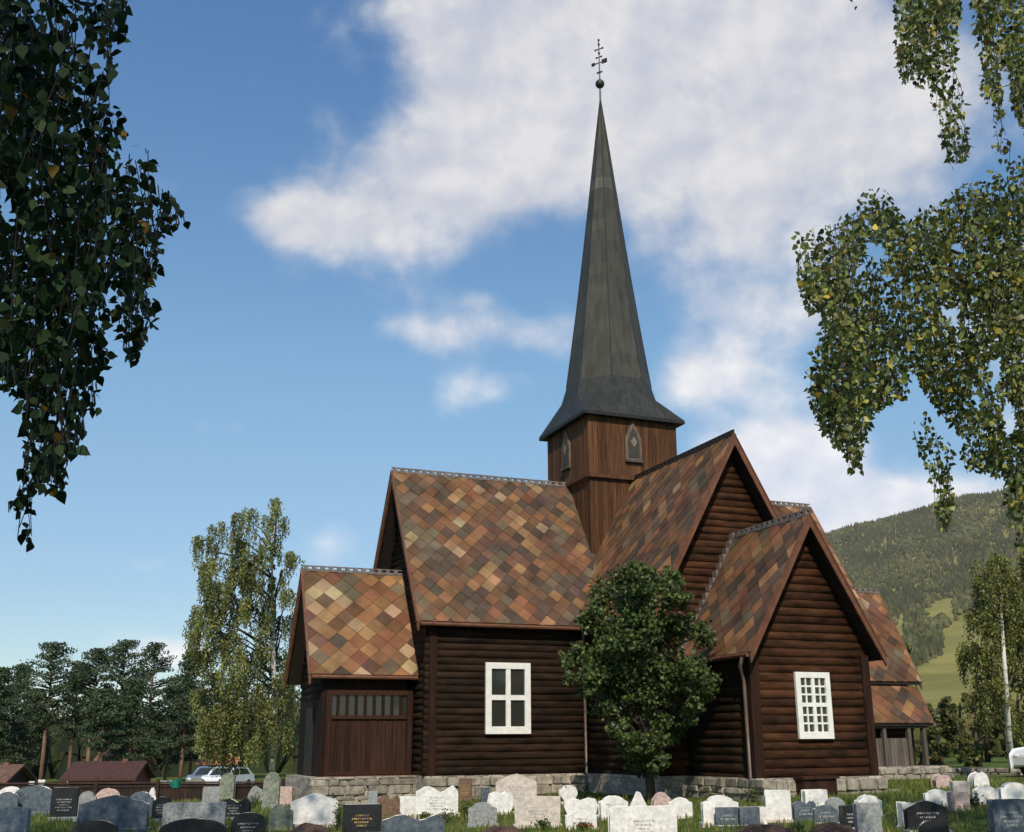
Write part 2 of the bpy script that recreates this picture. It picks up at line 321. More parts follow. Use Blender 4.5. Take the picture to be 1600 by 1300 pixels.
def gab(zr,tan,hw,off): 
    return lambda z: (lambda h:(-h,h) if h>.15 else None)(min(hw+PR,(zr-off-z)/tan))
def rng_(a,b): return lambda z:(a,b)
# west arm and east arm walls (south and north), gables
mb=MB(); body(mb,'x',-LW+.12,LE-.12,NW,4.3,HR,TN); logs(mb,'x',-NW,-1,0,4.55,rng_(-LW-.14,-SW+.1)); cp(mb,'wall','log',smooth=True)
mb=MB(); logs(mb,'x',-NW,-1,0,4.55,rng_(SW-.1,LE+PR)); logs(mb,'x',NW,1,0,4.55,rng_(-LW-PR,LE+PR)); cp(mb,'wall','log',smooth=True)
mb=MB(); logs(mb,'y',-LW,-1,-LH/2,HR-.3,gab(HR,TN,NW,.25)); cp(mb,'wall','log',smooth=True)
mb=MB(); logs(mb,'y',LE,1,-LH/2,HR-.3,gab(HR,TN,NW,.25)); cp(mb,'wall','log',smooth=True)
# south arm
mb=MB(); body(mb,'y',-LS+.12,0,SW,4.3,HR,TS); logs(mb,'y',-SW,-1,-LH/2,4.6,rng_(-LS-PR,-NW+.1)); logs(mb,'y',SW,1,-LH/2,4.6,rng_(-LS-PR,-NW+.1)); cp(mb,'wall','log',smooth=True)
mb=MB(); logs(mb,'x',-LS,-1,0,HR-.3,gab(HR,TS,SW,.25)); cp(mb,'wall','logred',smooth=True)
# south annex (sacristy)
mb=MB(); body(mb,'y',-LS-SA+.12,-LS+.2,BA,2.95,HB,TB); logs(mb,'y',-BA,-1,-LH/2,3.2,rng_(-LS-SA-PR,-LS)); logs(mb,'y',BA,1,-LH/2,3.2,rng_(-LS-SA-PR,-LS)); cp(mb,'wall','log',smooth=True)
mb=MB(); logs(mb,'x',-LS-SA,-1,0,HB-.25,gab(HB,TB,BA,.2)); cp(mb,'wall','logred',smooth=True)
# north arm (mostly hidden)
mb=MB(); body(mb,'y',0,7.3,SW,4.3,HR,TS); logs(mb,'y',-SW,-1,-LH/2,4.6,rng_(NW-.1,7.3)); logs(mb,'y',SW,1,-LH/2,4.6,rng_(NW-.1,7.3)); logs(mb,'x',7.3,1,0,HR-.3,gab(HR,TS,SW,.25)); cp(mb,'wall','log',smooth=True)
# west annex: vertical boarding with a strip of openings, west gable of logs
def boards(mb,axis,pos,out,s0,s1,z0,z1,w=.16,g0=.6,g1=1.3):
    s=s0
    while s<s1-.01:
        ww=min(w*random.uniform(.85,1.1),s1-s); g=random.uniform(g0,g1); d=random.uniform(0,.012)
        a,b=sorted((pos-out*.06,pos+out*(d)))
        if axis=='x': mb.box(s+.004,s+ww-.004,a,b,z0,z1,(g,g,g))
        else: mb.box(a,b,s+.004,s+ww-.004,z0,z1,(g,g,g))
        s+=ww
xw=-LW-LA
mb=MB(); body(mb,'x',xw+.1,-LW,WA,2.85,HA,TA); logs(mb,'y',xw,-1,2.2,HA-.25,gab(HA,TA,WA,.2)); cp(mb,'wall','log',smooth=True)
mb=MB(); boards(mb,'x',-WA-.02,-1,xw,-LW-.3,0,2.9,.5,.5,.8); boards(mb,'y',xw-.01,-1,-WA,WA,0,2.4,.17,.35,.75); boards(mb,'x',WA+.02,1,xw,-LW,0,2.9); cp(mb,'wall','board')
# the framed screen in its south side
sc0,sc1=xw+.16,-LW-.22; yS=-WA-.05
mb=MB(); boards(mb,'x',yS-.03,-1,sc0+.08,sc1-.08,.12,1.62,.155,.85,1.5); SCR=cp(mb,'screen_wall','board')
mb=MB()
for (a,b,c,d_) in ((sc0,sc1,1.62,1.72),(sc0,sc1,2.32,2.46),(sc0,sc1,.02,.12)): mb.box(a,b,yS-.10,yS-.001,c,d_,(1.3,1.2,1.1))
for x in (sc0,sc1): mb.box(x-.08,x+.08,yS-.11,yS-.002,.02,2.46,(1.1,1,1))
for i in range(1,9):
    x=sc0+(sc1-sc0)*i/9; mb.box(x-.04,x+.04,yS-.09,yS-.003,1.72,2.32,(.6,.6,.6))
cps(mb,'screen_frame','board',SCR)
mb=MB(); mb.box(sc0+.09,sc1-.09,yS-.04,yS-.01,1.725,2.315); cps(mb,'screen_pane','glass',SCR)
mb=MB(); mb.box(sc0-.1,sc1+.1,yS-.2,yS-.02,-.06,.0,(2.2,1.4,1.1)); cps(mb,'sill','barge',SCR)
mb=MB(); mb.box(xw-.06,xw-.02,-.55,.45,.0,2.0,(.5,.5,.5)); DR=cp(mb,'door','dark'); mb=MB(); mb.box(xw-.1,xw-.061,-.45,-.42,.9,1.05); cps(mb,'handle','iron',DR)
for (x0,x1,y0,y1,zt) in ((-LW-.02,-LW+.20,-NW-.07,-NW+.1,4.35),(-SW-.09,-SW+.1,-LS-.07,-LS+.14,4.4),(SW-.1,SW+.09,-LS-.07,-LS+.14,4.4),(-BA-.08,-BA+.20,-LS-SA-.07,-LS-SA+.17,3.05),(BA-.17,BA+.08,-LS-SA-.07,-LS-SA+.17,3.05),(LE+EA-.15,LE+EA+.07,-WE-.07,-WE+.15,2.95),(LE-.15,LE+.08,-NW-.07,-NW+.15,4.3)):
    mb=MB(); mb.box(x0,x1,y0,y1,-.02,zt,(.8,.75,.7)); cp(mb,'corner_board','board',bevel=.012)
# east annex and its open lean-to porch
xe=LE+EA
mb=MB(); body(mb,'x',LE-.2,xe-.1,WE,2.85,HE,1.87); logs(mb,'x',-WE,-1,0,3.0,rng_(LE,xe+PR)); logs(mb,'x',WE,1,0,3.0,rng_(LE,xe+PR)); logs(mb,'y',xe,1,-LH/2,HE-.25,gab(HE,1.87,WE,.2)); cp(mb,'wall','log',smooth=True)
PY0,PY1=-WE-.85,-WE
mb=MB(); boards(mb,'x',PY0+.2,-1,LE-.6,xe-.75,-.1,.95,.14,.8,1.3); boards(mb,'y',LE-.5,-1,PY0+.2,PY1,-.1,1.6)
PW=cp(mb,'porch_panel',mat('grey_boarding',(.07,.055,.045),(.15,.12,.10),5,(4,4,.25),.7,.3,True))
for x in (LE-.55,LE+1.15,xe-.72,xe-.02): mb=MB(); mb.box(x-.07,x+.07,PY0+.08,PY0+.24,-.15,1.45,(1,1,1)); cp(mb,'post',mat('porch_post',(.05,.045,.035),(.11,.10,.08),5,(4,4,.3),.7,.3))
mb=MB(); mb.box(LE-.6,xe+.1,PY0+.06,PY0+.22,1.30,1.44); mb.box(xe+.0,xe+.12,PY0+.2,PY1,1.305,1.43); cp(mb,'porch_beam','dark')
# ---- roofs of diamond tiles
PA=[(.060,.048,.040),(.115,.060,.040),(.19,.095,.045),(.28,.14,.06),(.34,.20,.095),(.40,.29,.17),(.12,.10,.065),(.20,.082,.043)]
def clip(poly,u0,u1,v0,v1):
    for ax,lim,sg in ((0,u0,1),(0,u1,-1),(1,v0,1),(1,v1,-1)):
        out=[]
        for i in range(len(poly)):
            a,b=poly[i-1],poly[i]; da=(a[ax]-lim)*sg; db=(b[ax]-lim)*sg
            if (da>=0)!=(db>=0):
                k=da/(da-db); out.append((a[0]+(b[0]-a[0])*k,a[1]+(b[1]-a[1])*k))
            if db>=0: out.append(b)
        poly=out
        if len(poly)<3: return None
    return poly
def slope(mb,O,U,V,ul,vl,du,dv,w,seed):
    """tiles on a roof plane: O ridge start, U along the ridge, V down the slope (unit)"""
    Nn=U.cross(V); Nn=Nn if Nn.z>0 else -Nn; R=random.Random(seed); nr=int(vl/(dv/2))+2; nc=int(ul/du)+2
    tot=sum(w)
    clump={}
    for r in range(-1,nr):
        for c in range(-1,nc):
            cu=c*du+(du/2 if r%2 else 0); cv_=r*dv/2
            poly=[(cu,cv_-dv/2),(cu+du/2,cv_),(cu,cv_+dv/2),(cu-du/2,cv_)]
            p=clip(poly,0,ul,0,vl)
            if not p: continue
            x=R.random()*tot; i=0
            while x>w[i]: x-=w[i]; i+=1
            if R.random()<.22 and (r-1,c) in clump: i=clump[(r-1,c)]
            clump[(r,c)]=i
            g=R.uniform(.72,1.22); ME=(.175,.098,.054); col=tuple((PA[i][k]*.74+ME[k]*.26)*g*R.uniform(.93,1.07) for k in range(3))
            tj=R.uniform(-.006,.008); n=len(p); vs=[]
            for (u,v) in p: vs.append(O+U*u+V*v+Nn*(.018+.028*((v-cv_)/dv+.5)+tj+.02))
            for (u,v) in p: vs.append(O+U*u+V*v+Nn*.0)
            mb.add(vs,[tuple(range(n))]+[(i2,(i2+1)%n,(i2+1)%n+n,i2+n) for i2 in range(n)],col)
def roof(axis,a,b,zr,tan,hw,w,du=.5,dv=.56,barge_at=(),crest=True,gutter=(),seed=1,crestm='crest',dirs=(-1,1)):
    """gable roof with its ridge along axis from a to b, eaves hw out"""
    mb=MB(); ax=Vector((1,0,0)) if axis=='x' else Vector((0,1,0)); out=Vector((0,1,0)) if axis=='x' else Vector((1,0,0))
    A=ax*a+Vector((0,0,zr)); ln=b-a; sl=hw*math.sqrt(1+tan*tan)
    for s in dirs:
        V=(out*s+Vector((0,0,-tan))).normalized(); slope(mb,A,ax,V,ln,sl,du,dv,w,seed+s)
    R_=cp(mb,'roof','tile')
    dk=MB(); T=.1
    for s in dirs:
        q=[(0,zr-.001),(s*hw,zr-tan*hw-.001),(s*(hw-.02),zr-tan*hw-.10),(0,zr-.22)]
        dk.prism(q,axis=='x' and 'x' or 'y',a+.02,b-.02,(1,1,1)) if axis=='x' else dk.prism(q,'y',a+.02,b-.02,(1,1,1))
    cps(dk,'roof_deck','dark',R_)
    for e in barge_at:
        sg=-1 if e==a else 1
        for s in dirs:
            g=MB(); q=[(0,zr+.07),(s*hw*1.01,zr-tan*hw*1.01+.07),(s*(hw*1.01-.02),zr-tan*hw-.26),(0,zr-.30)]
            x0,x1=sorted((e-sg*.03,e+sg*.035)); g.prism(q,axis,x0,x1)
            q=[(0,zr+.075),(s*hw*1.01,zr-tan*hw*1.01+.075),(s*(hw*1.01-.03),zr-tan*hw+.0),(0,zr-.0)]
            x0,x1=sorted((e-sg*.10,e+sg*.06)); g.prism(q,axis,x0,x1)
            cps(g,'barge_board','barge',R_)
    if crest:
        g=MB(); 
        def bx(s0,s1,w2,z0,z1,c=(1,1,1)):
            if axis=='x': g.box(s0,s1,-w2,w2,z0,z1,c)
            else: g.box(-w2,w2,s0,s1,z0,z1,c)
        bx(a,b,.09,zr-.02,zr+.06,(.6,.6,.6)); s=a+.04
        while s<b-.1: bx(s,s+.13,.05,zr+.06,zr+.14,(1.2,1.2,1.2)); s+=.27
        bx(a-.02,b,.035,zr+.14,zr+.175,(.55,.5,.5))
        cps(g,'ridge_crest',crestm,R_)
    for s in gutter:
        g=MB(); z=zr-tan*hw-.05; y=s*(hw+.05)
        p0,p1=((a+.05,y,z),(b-.05,y,z)) if axis=='x' else ((y,a+.05,z),(y,b-.05,z)); g.tube([p0,p1],.055,8); 
        cps(g,'gutter','barge',R_)
    return R_
MIXN=[26,26,17,8,6,3,16,7]; MIXW=[6,10,18,26,20,10,8,14]; MIXS=[24,30,20,9,5,1,8,14]; MIXE=[12,22,22,12,5,2,6,26]
OV=.48
roof('x',-LW-OV,LE+OV,HR,TN,3.37,MIXN,.50,.54,(-LW-OV,LE+OV),False,(),3)
# crest only where the ridge is not inside the tower
def crestpart(axis,a,b,zr):
    g=MB(); f=(lambda s0,s1,w2,z0,z1,c:g.box(s0,s1,-w2,w2,z0,z1,c)) if axis=='x' else (lambda s0,s1,w2,z0,z1,c:g.box(-w2,w2,s0,s1,z0,z1,c))
    f(a,b,.09,zr-.02,zr+.05,(.5,.5,.5)); s=a+.04
    while s<b-.1: f(s,s+.12,.055,zr+.05,zr+.13,(1.6,1.6,1.6)); s+=.26
    f(a-.02,b,.035,zr+.13,zr+.17,(.5,.5,.5)); return g
cp(crestpart('x',-LW-OV,-1.74,HR),'ridge_crest','crest'); cp(crestpart('x',1.74,LE+OV,HR),'ridge_crest','crest')
roof('y',-LS-OV,7.3+OV,HR,TS,2.94,MIXS,.50,.56,(-LS-OV,),False,(),9)
cp(crestpart('y',-LS-OV,-1.74,HR),'ridge_crest','dark')
roof('x',xw-OV,-LW,HA,TA,1.95,MIXW,.62,.60,(xw-OV,),True,(),15)
roof('y',-LS-SA-OV,-LS,HB,TB,2.11,MIXS,.52,.56,(-LS-SA-OV,),True,(),21,'crest')
roof('x',LE,xe+OV,HE,1.87,1.9,MIXE,.5,.56,(xe+OV,),True,(),27)
for nm,(p0,p1) in {'g1':((-LW-OV+.05,-3.40,4.34),(-2.95,-3.40,4.34)),'g2':((xw-OV+.05,-2.0,2.83),(-LW-.05,-2.0,2.83)),'g3':((-2.16,-LS-SA-OV+.05,2.96),(-2.16,-LS-.05,2.96)),'g4':((-2.98,-LS-OV+.05,4.34),(-2.98,-3.45,4.34))}.items():
    mb=MB(); mb.tube([p0,p1],.06,8); cp(mb,'gutter','barge')
# rough log wall showing at the verge of the south annex where it meets the tall gable: pale flashing
mb=MB()
for i in range(16):
    f=i/16; z=HB-f*3.55; x=-(HB-z)/TB; mb.box(x-.10,x+.05,-LS-.26,-LS-.04,z-.10,z+.10+random.uniform(0,.05),(1,.9,.8))
cp(mb,'flashing','crest')
# lean-to roof of the porch
mb=MB(); O=Vector((LE-.7,PY1-.18,2.78)); V=(Vector((LE-.7,PY0-.02,1.46))-O); vl=V.length; V.normalize()
slope(mb,O,Vector((1,0,0)),V,EA+1.0,vl,.5,.52,MIXE,33); 
PRF=cp(mb,'porch_roof','tile'); mb=MB(); mb.prism([(PY1-.18,2.775),(PY0-.02,1.455),(PY0-.0,1.37),(PY1-.18,2.65)],'x',LE-.68,xe+.28); cps(mb,'roof_deck','dark',PRF)
mb=MB(); mb.prism([(PY1-.18,2.86),(PY0-.06,1.52),(PY0-.03,1.34),(PY1-.18,2.62)],'x',xe+.29,xe+.35); cps(mb,'barge_board','barge',PRF)
# ---- tower
TT=1.742
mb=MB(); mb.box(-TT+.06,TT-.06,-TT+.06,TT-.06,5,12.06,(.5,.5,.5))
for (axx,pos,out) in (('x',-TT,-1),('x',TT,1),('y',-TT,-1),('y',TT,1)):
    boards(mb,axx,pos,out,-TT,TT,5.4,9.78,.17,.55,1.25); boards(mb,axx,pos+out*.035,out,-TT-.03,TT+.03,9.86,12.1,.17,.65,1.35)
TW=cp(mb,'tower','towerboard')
mb=MB(); k=TT+.10; 
for a in (-1,1): mb.box(-k,k,a*k-.04,a*k+.04,9.74,9.88); mb.box(a*k-.04,a*k+.04,-k+.05,k-.05,9.745,9.875)
cps(mb,'moulding','towerboard',TW)
def lancet(ox,oz,axis):
    o=[(-.26,0),(.26,0),(.26,.72),(.15,1.0),(0,1.28),(-.15,1.0),(-.26,.72)]
    mb=MB(); mb.prism([(p[0]*1.25+ox,p[1]*1.12+oz-.06) for p in o],axis,-TT-.10,-TT-.035,(1.1,1.1,1.1))
    H=cps(mb,'belfry_hatch',mat('grey_frame_wood',(.09,.06,.04),(.17,.125,.09),6,(1,1,.5),.7,.3),TW)
    mb=MB(); mb.prism([(p[0]*.85+ox,p[1]*.88+oz+.04) for p in o],axis,-TT-.115,-TT-.101,(.6,.6,.6)); 
    cy=oz+.62; mb.prism([(ox-.13,cy),(ox,cy-.2),(ox+.13,cy),(ox,cy+.2)],axis,-TT-.14,-TT-.116,(2.6,2.6,2.4)); mb.prism([(ox-.34,oz-.12),(ox+.34,oz-.12),(ox+.34,oz-.04),(ox-.34,oz-.04)],axis,-TT-.16,-TT-.03,(1,1,1))
    o2=cps(mb,'hatch_panel',mat('grey_panel_wood',(.05,.04,.032),(.085,.07,.055),6,(1,1,.5),.7,.3,True),TW); return H
lancet(-.02,10.52,'y'); lancet(.0,10.52,'x')
# ---- spire
TE=2.02; Z0=12.10
ro=1.60
def ring(r,z): return [Vector((r*math.cos(PI/8+i*PI/4),r*math.sin(PI/8+i*PI/4),z)) for i in range(8)]
mb=MB(); sq=[Vector((TE,TE,Z0)),Vector((-TE,TE,Z0)),Vector((-TE,-TE,Z0)),Vector((TE,-TE,Z0))]
r1=ring(ro*1.12,Z0+.98); r2=ring(ro,13.72)
# r[0],r[1] at 22.5,67.5 deg around the corner at 45 deg
for kk in range(4):
    c=sq[kk]; a,b=r1[2*kk],r1[2*kk+1]; mb.add([c,b,a],[(0,2,1)],(.95,)*3)
    c2=sq[(kk+1)%4]; d2=r1[(2*kk+2)%8]; n=6
    for i in range(n):
        f0,f1=i/n,(i+1)/n; g=random.uniform(.8,1.2); mb.add([c.lerp(c2,f0),c.lerp(c2,f1),b.lerp(d2,f1),b.lerp(d2,f0)],[(0,1,2,3)],(g,g,g))
for i in range(8): mb.add([r1[i],r1[(i+1)%8],r2[(i+1)%8],r2[i]],[(0,1,2,3)],(1,1,1))
for i in range(4):
    a,b=sq[i],sq[(i+1)%4]; dn=Vector((0,0,-.12)); mb.add([a,b,b+dn,a+dn],[(0,1,2,3)],(.6,.6,.6))
mb.add([v+Vector((0,0,-.119)) for v in sq],[(0,1,2,3)],(.3,.3,.3))
SK=cp(mb,'spire_skirt','eave')
mb=MB(); zt=26.2; rows=26
for s in range(8):
    a0,a1=r2[s],r2[(s+1)%8]; 
    for kx in range(rows):
        f0,f1=kx/rows,(kx+1)/rows; c0=f0; c1=f1
        T=Vector((0,0,zt)); 
        q=[a0.lerp(T,c0),a1.lerp(T,c0),a1.lerp(T,c1),a0.lerp(T,c1)]
        g=random.uniform(.88,1.12); 
        if kx in (17,): g*=1.6
        if kx>=18: g*=1.15
        for v in q: v.xy*=1.0-.05*math.sin(PI*(v.z-13.72)/(zt-13.72))
        off=Vector((q[0].x,q[0].y,0)).normalized()*.012 if 0 else Vector()
        mb.add(q,[(0,1,2,3)],(g,g,g*.97))
SP=cp(mb,'spire','spire')
mb=MB()
for s in range(8):
    T=Vector((0,0,zt)); pts=[]
    for i in range(14):
        v=r2[s].lerp(T,i/13); v.xy*=1.0-.05*math.sin(PI*(v.z-13.72)/(zt-13.72)); pts.append(v)
    mb.tube(pts,.022,5)
cps(mb,'spire_seam','eave',SP)
mb=MB(); mb.tube([(0,0,26.0),(0,0,27.1),(0,0,28.95)],[.04,.03,.02],6)
FN=cp(mb,'finial_rod','iron'); mb=MB(); mb.ball((0,0,26.85),.19,14,10); cps(mb,'finial_ball','iron',FN,smooth=True)
mb=MB()
vm=Matrix.Rotation(-.95,4,'Z')
def vb(x0,x1,z0,z1): mb.box(x0,x1,-.012,.012,z0,z1,(1,1,1),vm)
vb(-.34,.36,27.83,27.87); vb(.12,.36,27.76,27.96); vb(-.36,-.2,27.78,27.93); vb(-.18,.18,28.48,28.52); vb(-.12,.12,28.10,28.13); vb(-.1,.1,27.38,27.41)
for z in (27.39,28.3,28.72,28.93): mb.ball((0,0,z),.055,6,4)
for (x,z) in ((.17,28.5),(-.17,28.5),(.1,28.12),(-.12,28.12),(.09,27.4),(-.09,27.4)): mb.ball(vm@Vector((x,0,z)),.045,6,4)
mb.tube([(0,0,27.3),(0,0,28.96)],.024,6)
cps(mb,'weather_vane','iron',FN)
# ---- windows
def window(axis,pos,c,z0,z1,w,cols,rows,mid=True,bar=.15):
    """white wooden window; axis of the wall it sits in, outside is negative"""
    def bx(mb,s0,s1,o0,o1,a,b):
        if axis=='x': mb.box(s0,s1,pos-o1,pos-o0,a,b)
        else: mb.box(pos-o1,pos-o0,s0,s1,a,b)
    h=w/2; e=.19 if cols==2 else .15; f=MB()
    bx(f,c-h,c-h+e,0,.09,z0,z1); bx(f,c+h-e,c+h,0,.09,z0,z1); bx(f,c-h+e,c+h-e,0,.088,z1-e,z1); bx(f,c-h+e,c+h-e,0,.088,z0,z0+e); bx(f,c-h,c+h,.0,.10,z0-.03,z0-.001)
    Wn=cp(f,'window','white',bevel=.008)
    mu=MB(); bx(mu,c-bar/2,c+bar/2,.02,.075,z0+e,z1-e); zm=(z0+z1)/2; bx(mu,c-h+e,c-bar/2,.02,.074,zm-bar/2,zm+bar/2); bx(mu,c+bar/2,c+h-e,.02,.074,zm-bar/2,zm+bar/2)
    if cols>2:
        for sx_ in (-1,1):
            x0,x1=sorted((c+sx_*bar/2,c+sx_*(h-e))); 
            k=cols//2
            for i in range(1,k): x=x0+(x1-x0)*i/k; bx(mu,x-.02,x+.02,.02,.06,z0+e,z1-e)
            for (a,b) in ((z0+e,zm-bar/2),(zm+bar/2,z1-e)):
                for i in range(1,rows//2): z=a+(b-a)*i/(rows//2); bx(mu,x0,x1,.02,.058,z-.022,z+.022)
    cps(mu,'muntin','white',Wn)
    p=MB(); bx(p,c-h+.05,c+h-.05,.0,.025,z0+.05,z1-.05); cps(p,'pane','glass',Wn)
window('x',-NW-.03,-5.35,1.18,3.26,1.47,2,2,True)
window('x',-LS-SA-.03,0,.94,2.58,1.07,4,6,True,.10)
window('y',-SW-.03,-5.6,1.35,3.5,1.25,2,2,True)
window('x',NW+.5,-5,1.4,3.6,1.3,2,2) if 0 else None
# ---- foundation, downpipes, hatch
mb=MB()
def fbox(x0,x1,y0,y1):
    z1=-.02; mb.box(x0,x1,y0,y1,-1.3,z1)
o=.10
fbox(-LW-o,LE+o,-NW-o,NW+o); fbox(-SW-o-.004,SW+o+.004,-LS-o,7.4); mb2=mb; mb=MB(); fbox(-BA-o,BA+o,-LS-SA-o,-LS-o+.003); cp(mb,'foundation','rubble'); mb=MB(); fbox(xw-.35,-LW-o+.003,-WA-.45,WA+o); cp(mb,'foundation','rubble'); mb=MB(); fbox(LE+o-.003,xe+.55,PY0-.25,WE+o)
fo=cp(mb2,'foundation','rubble'); fo2=cp(mb,'foundation','rubble')
def rubble_face(p0,p1,zt,zb,dep,seed,m='rubble',parent=None):
    """a course of separate, uneven stones in front of a plinth line"""
    R=random.Random(seed); g=MB(); a=Vector(p0); b=Vector(p1); L_=(b-a).length; d=(b-a).normalized(); nrm=Vector((d.y,-d.x,0)); z=zb
    while z<zt-.05:
        h=min(R.uniform(.12,.30),zt-z); s=R.uniform(-.1,0)
        while s<L_:
            w=R.uniform(.18,.75); c=a+d*(s+w/2)+nrm*R.uniform(-.03,.06); q=R.uniform(.7,1.25)
            vs=[];n=8
            for (sx_,sz) in ((-1,-1),(1,-1),(1,1),(-1,1)):
                for dd in (0,1):
                    u=w/2*1.03*(1-.12*dd)*R.uniform(.84,1.06); hh=h/2*1.04*(1-.10*dd)*R.uniform(.84,1.1); v=c+d*(sx_*u)+nrm*((dep+R.uniform(-.03,.03)) if dd else -.15); vs.append((v.x,v.y,z+h/2+sz*hh))
            i=[(1,3,5,7),(0,2,3,1),(2,4,5,3),(4,6,7,5),(6,0,1,7)]
            g.add(vs,i,(q,q*.98,q*.95)); s+=w
        z+=h
    return g
MT['stoneblock']=mat('stone_block',(.17,.155,.125),(.37,.335,.27),5,(1,1,1),.9,.7,True,16)
for i,(p0,p1,zb) in enumerate((((xw-.35,-WA-.47,0),(-LW-.1,-WA-.47,0),-1.0),((-LW-.1,-NW-.12,0),(-SW,-NW-.12,0),-.8),((-BA-.1,-LS-SA-.12,0),(BA+.1,-LS-SA-.12,0),-.6),((LE,PY0-.27,0),(xe+.55,PY0-.27,0),-.6),((-BA-.12,-LS-.1,0),(-BA-.12,-LS-SA-.1,0),-.6),((xe+.57,PY0-.2,0),(xe+.57,WE,0),-.6))):
    g=rubble_face(p0,p1,-.03,zb,.05,40+i); cp(g,'foundation','stoneblock',bevel=.02)
mb=MB(); mb.tube([(-2.16,-LS-SA-.2,2.92),(-2.16,-LS-SA-.05,2.7),(-2.0,-LS-SA+.1,2.45),(-BA-.14,-LS-SA+.12,2.3),(-BA-.14,-LS-SA+.12,-.25),(-BA-.25,-LS-SA+.05,-.42)],.05,8); cp(mb,'downpipe','pipe',smooth=True)
mb=MB(); mb.tube([(-2.9,-3.42,4.3),(-2.85,-3.3,4.0),(-2.8,-NW-.13,3.8),(-2.8,-NW-.13,-.3),(-2.9,-NW-.3,-.5)],.05,8); cp(mb,'downpipe','pipe',smooth=True)
mb=MB(); hx0=-.80; hx1=.22; hy=-LS-SA-.12
boards(mb,'x',hy-.35,-1,hx0,hx1,-.42,-.05,.2,.8,1.3); mb.box(hx0-.04,hx1+.04,hy-.42,hy-.02,-.05,.02,(1.3,1.2,1.1)); mb.box(hx0,hx0+.06,hy-.34,hy-.05,-.45,-.05); mb.box(hx1-.06,hx1,hy-.34,hy-.05,-.45,-.05)
cp(mb,'cellar_hatch','board')
# ---------------------------------------------------------------- ground and hill
def gridmesh(name,xs,ys,fn,m,kind='structure'):
    V=[(x,y,fn(x,y)) for y in ys for x in xs]; nx=len(xs)
    Fc=[(j*nx+i,j*nx+i+1,(j+1)*nx+i+1,(j+1)*nx+i) for j in range(len(ys)-1) for i in range(nx-1)]
    me=bpy.data.meshes.new(name); me.from_pydata(V,[],Fc); o=link(name,me,m,None,True); tag(o,kind=kind); return o
def grassmat():
    m,t,b=nt('lawn'); L=t.links.new; tc=N(t,'ShaderNodeTexCoord'); n=N(t,'ShaderNodeTexNoise'); n.inputs['Scale'].default_value=.55; n.inputs['Detail'].default_value=9; n.inputs['Roughness'].default_value=.7; L(tc.outputs['Object'],n.inputs[0])
    r=ramp(t,[(.3,(.045,.07,.017)),(.5,(.095,.13,.03)),(.66,(.17,.18,.05)),(.8,(.16,.12,.06))]); L(n.outputs[0],r.inputs[0]); L(r.outputs[0],b.inputs['Base Color']); b.inputs['Roughness'].default_value=.95; b.inputs['Specular IOR Level'].default_value=.1
    n2=N(t,'ShaderNodeTexNoise'); n2.inputs['Scale'].default_value=14; n2.inputs['Detail'].default_value=6; L(tc.outputs['Object'],n2.inputs[0]); bp=N(t,'ShaderNodeBump'); bp.inputs['Strength'].default_value=.9; bp.inputs['Distance'].default_value=.12; L(n2.outputs[0],bp.inputs['Height']); L(bp.outputs[0],b.inputs['Normal']); return m
MT['lawn']=grassmat()
def axis_(a,b,n,far):
    c=list(np.linspace(a,b,n)); s=(b-a)/n; 
    lo=[];x=a
    while x>-far: s*=1.35; x-=s; lo.append(x)
    s=(b-a)/n;hi=[];x=b
    while x<far: s*=1.35; x+=s; hi.append(x)
    return lo[::-1]+c+hi
def gh(x,y):
    return gz(x,y)+.03*math.sin(x*1.7+y)*math.cos(y*1.3)-(.015)
gridmesh('ground',axis_(-60,50,110,2400),axis_(-45,70,115,2400),gh,'lawn')
EL=[(-60,.02),(-10,.02),(5,.025),(14,.04),(20,.065),(25,.096),(31.6,.139),(37.7,.175),(39.8,.184),(43,.195),(46.5,.204),(48.8,.209),(53,.216),(62,.22),(80,.2),(111,.15)]
def elev(az):
    for (a,b),(c,d) in zip(EL,EL[1:]):
        if a<=az<=c: return b+(d-b)*(az-a)/(c-a)
    return EL[0][1] if az<0 else EL[-1][1]
def hillz(az,r):
    f=min(1,max(0,(r-190)/2000.)); g=f**.82; w=.006*math.sin(r*.011+az*.9)+.004*math.sin(r*.023-az*1.7)+.003*math.sin(az*2.3)
    back=max(0,(r-2250)/900.)
    return gz(0,0)-.4+r*elev(az)*(g+w*min(1,f*5))*(1-.25*min(1,back))*1.0
HV=[];HF=[];azs=[a*1.0 for a in range(-60,111)]; rs=[170+2950*(i/70)**1.6 for i in range(71)]
for a in azs:
    for r in rs: HV.append((CAM.x+r*math.sin(math.radians(a)),CAM.y+r*math.cos(math.radians(a)),hillz(a,r)))
n=len(rs)
for i in range(len(azs)-1):
    for j in range(n-1): HF.append((i*n+j,i*n+j+1,(i+1)*n+j+1,(i+1)*n+j))
me=bpy.data.meshes.new('hill'); me.from_pydata(HV,[],HF)
MT['hillside']=mat('hillside_pasture',(.13,.13,.035),(.27,.24,.075),.012,(1,1,1),.95,.3,bscale=.5,spec=.05,contrast=(.3,.62))
tag(link('hill',me,'hillside',None,True),kind='structure')
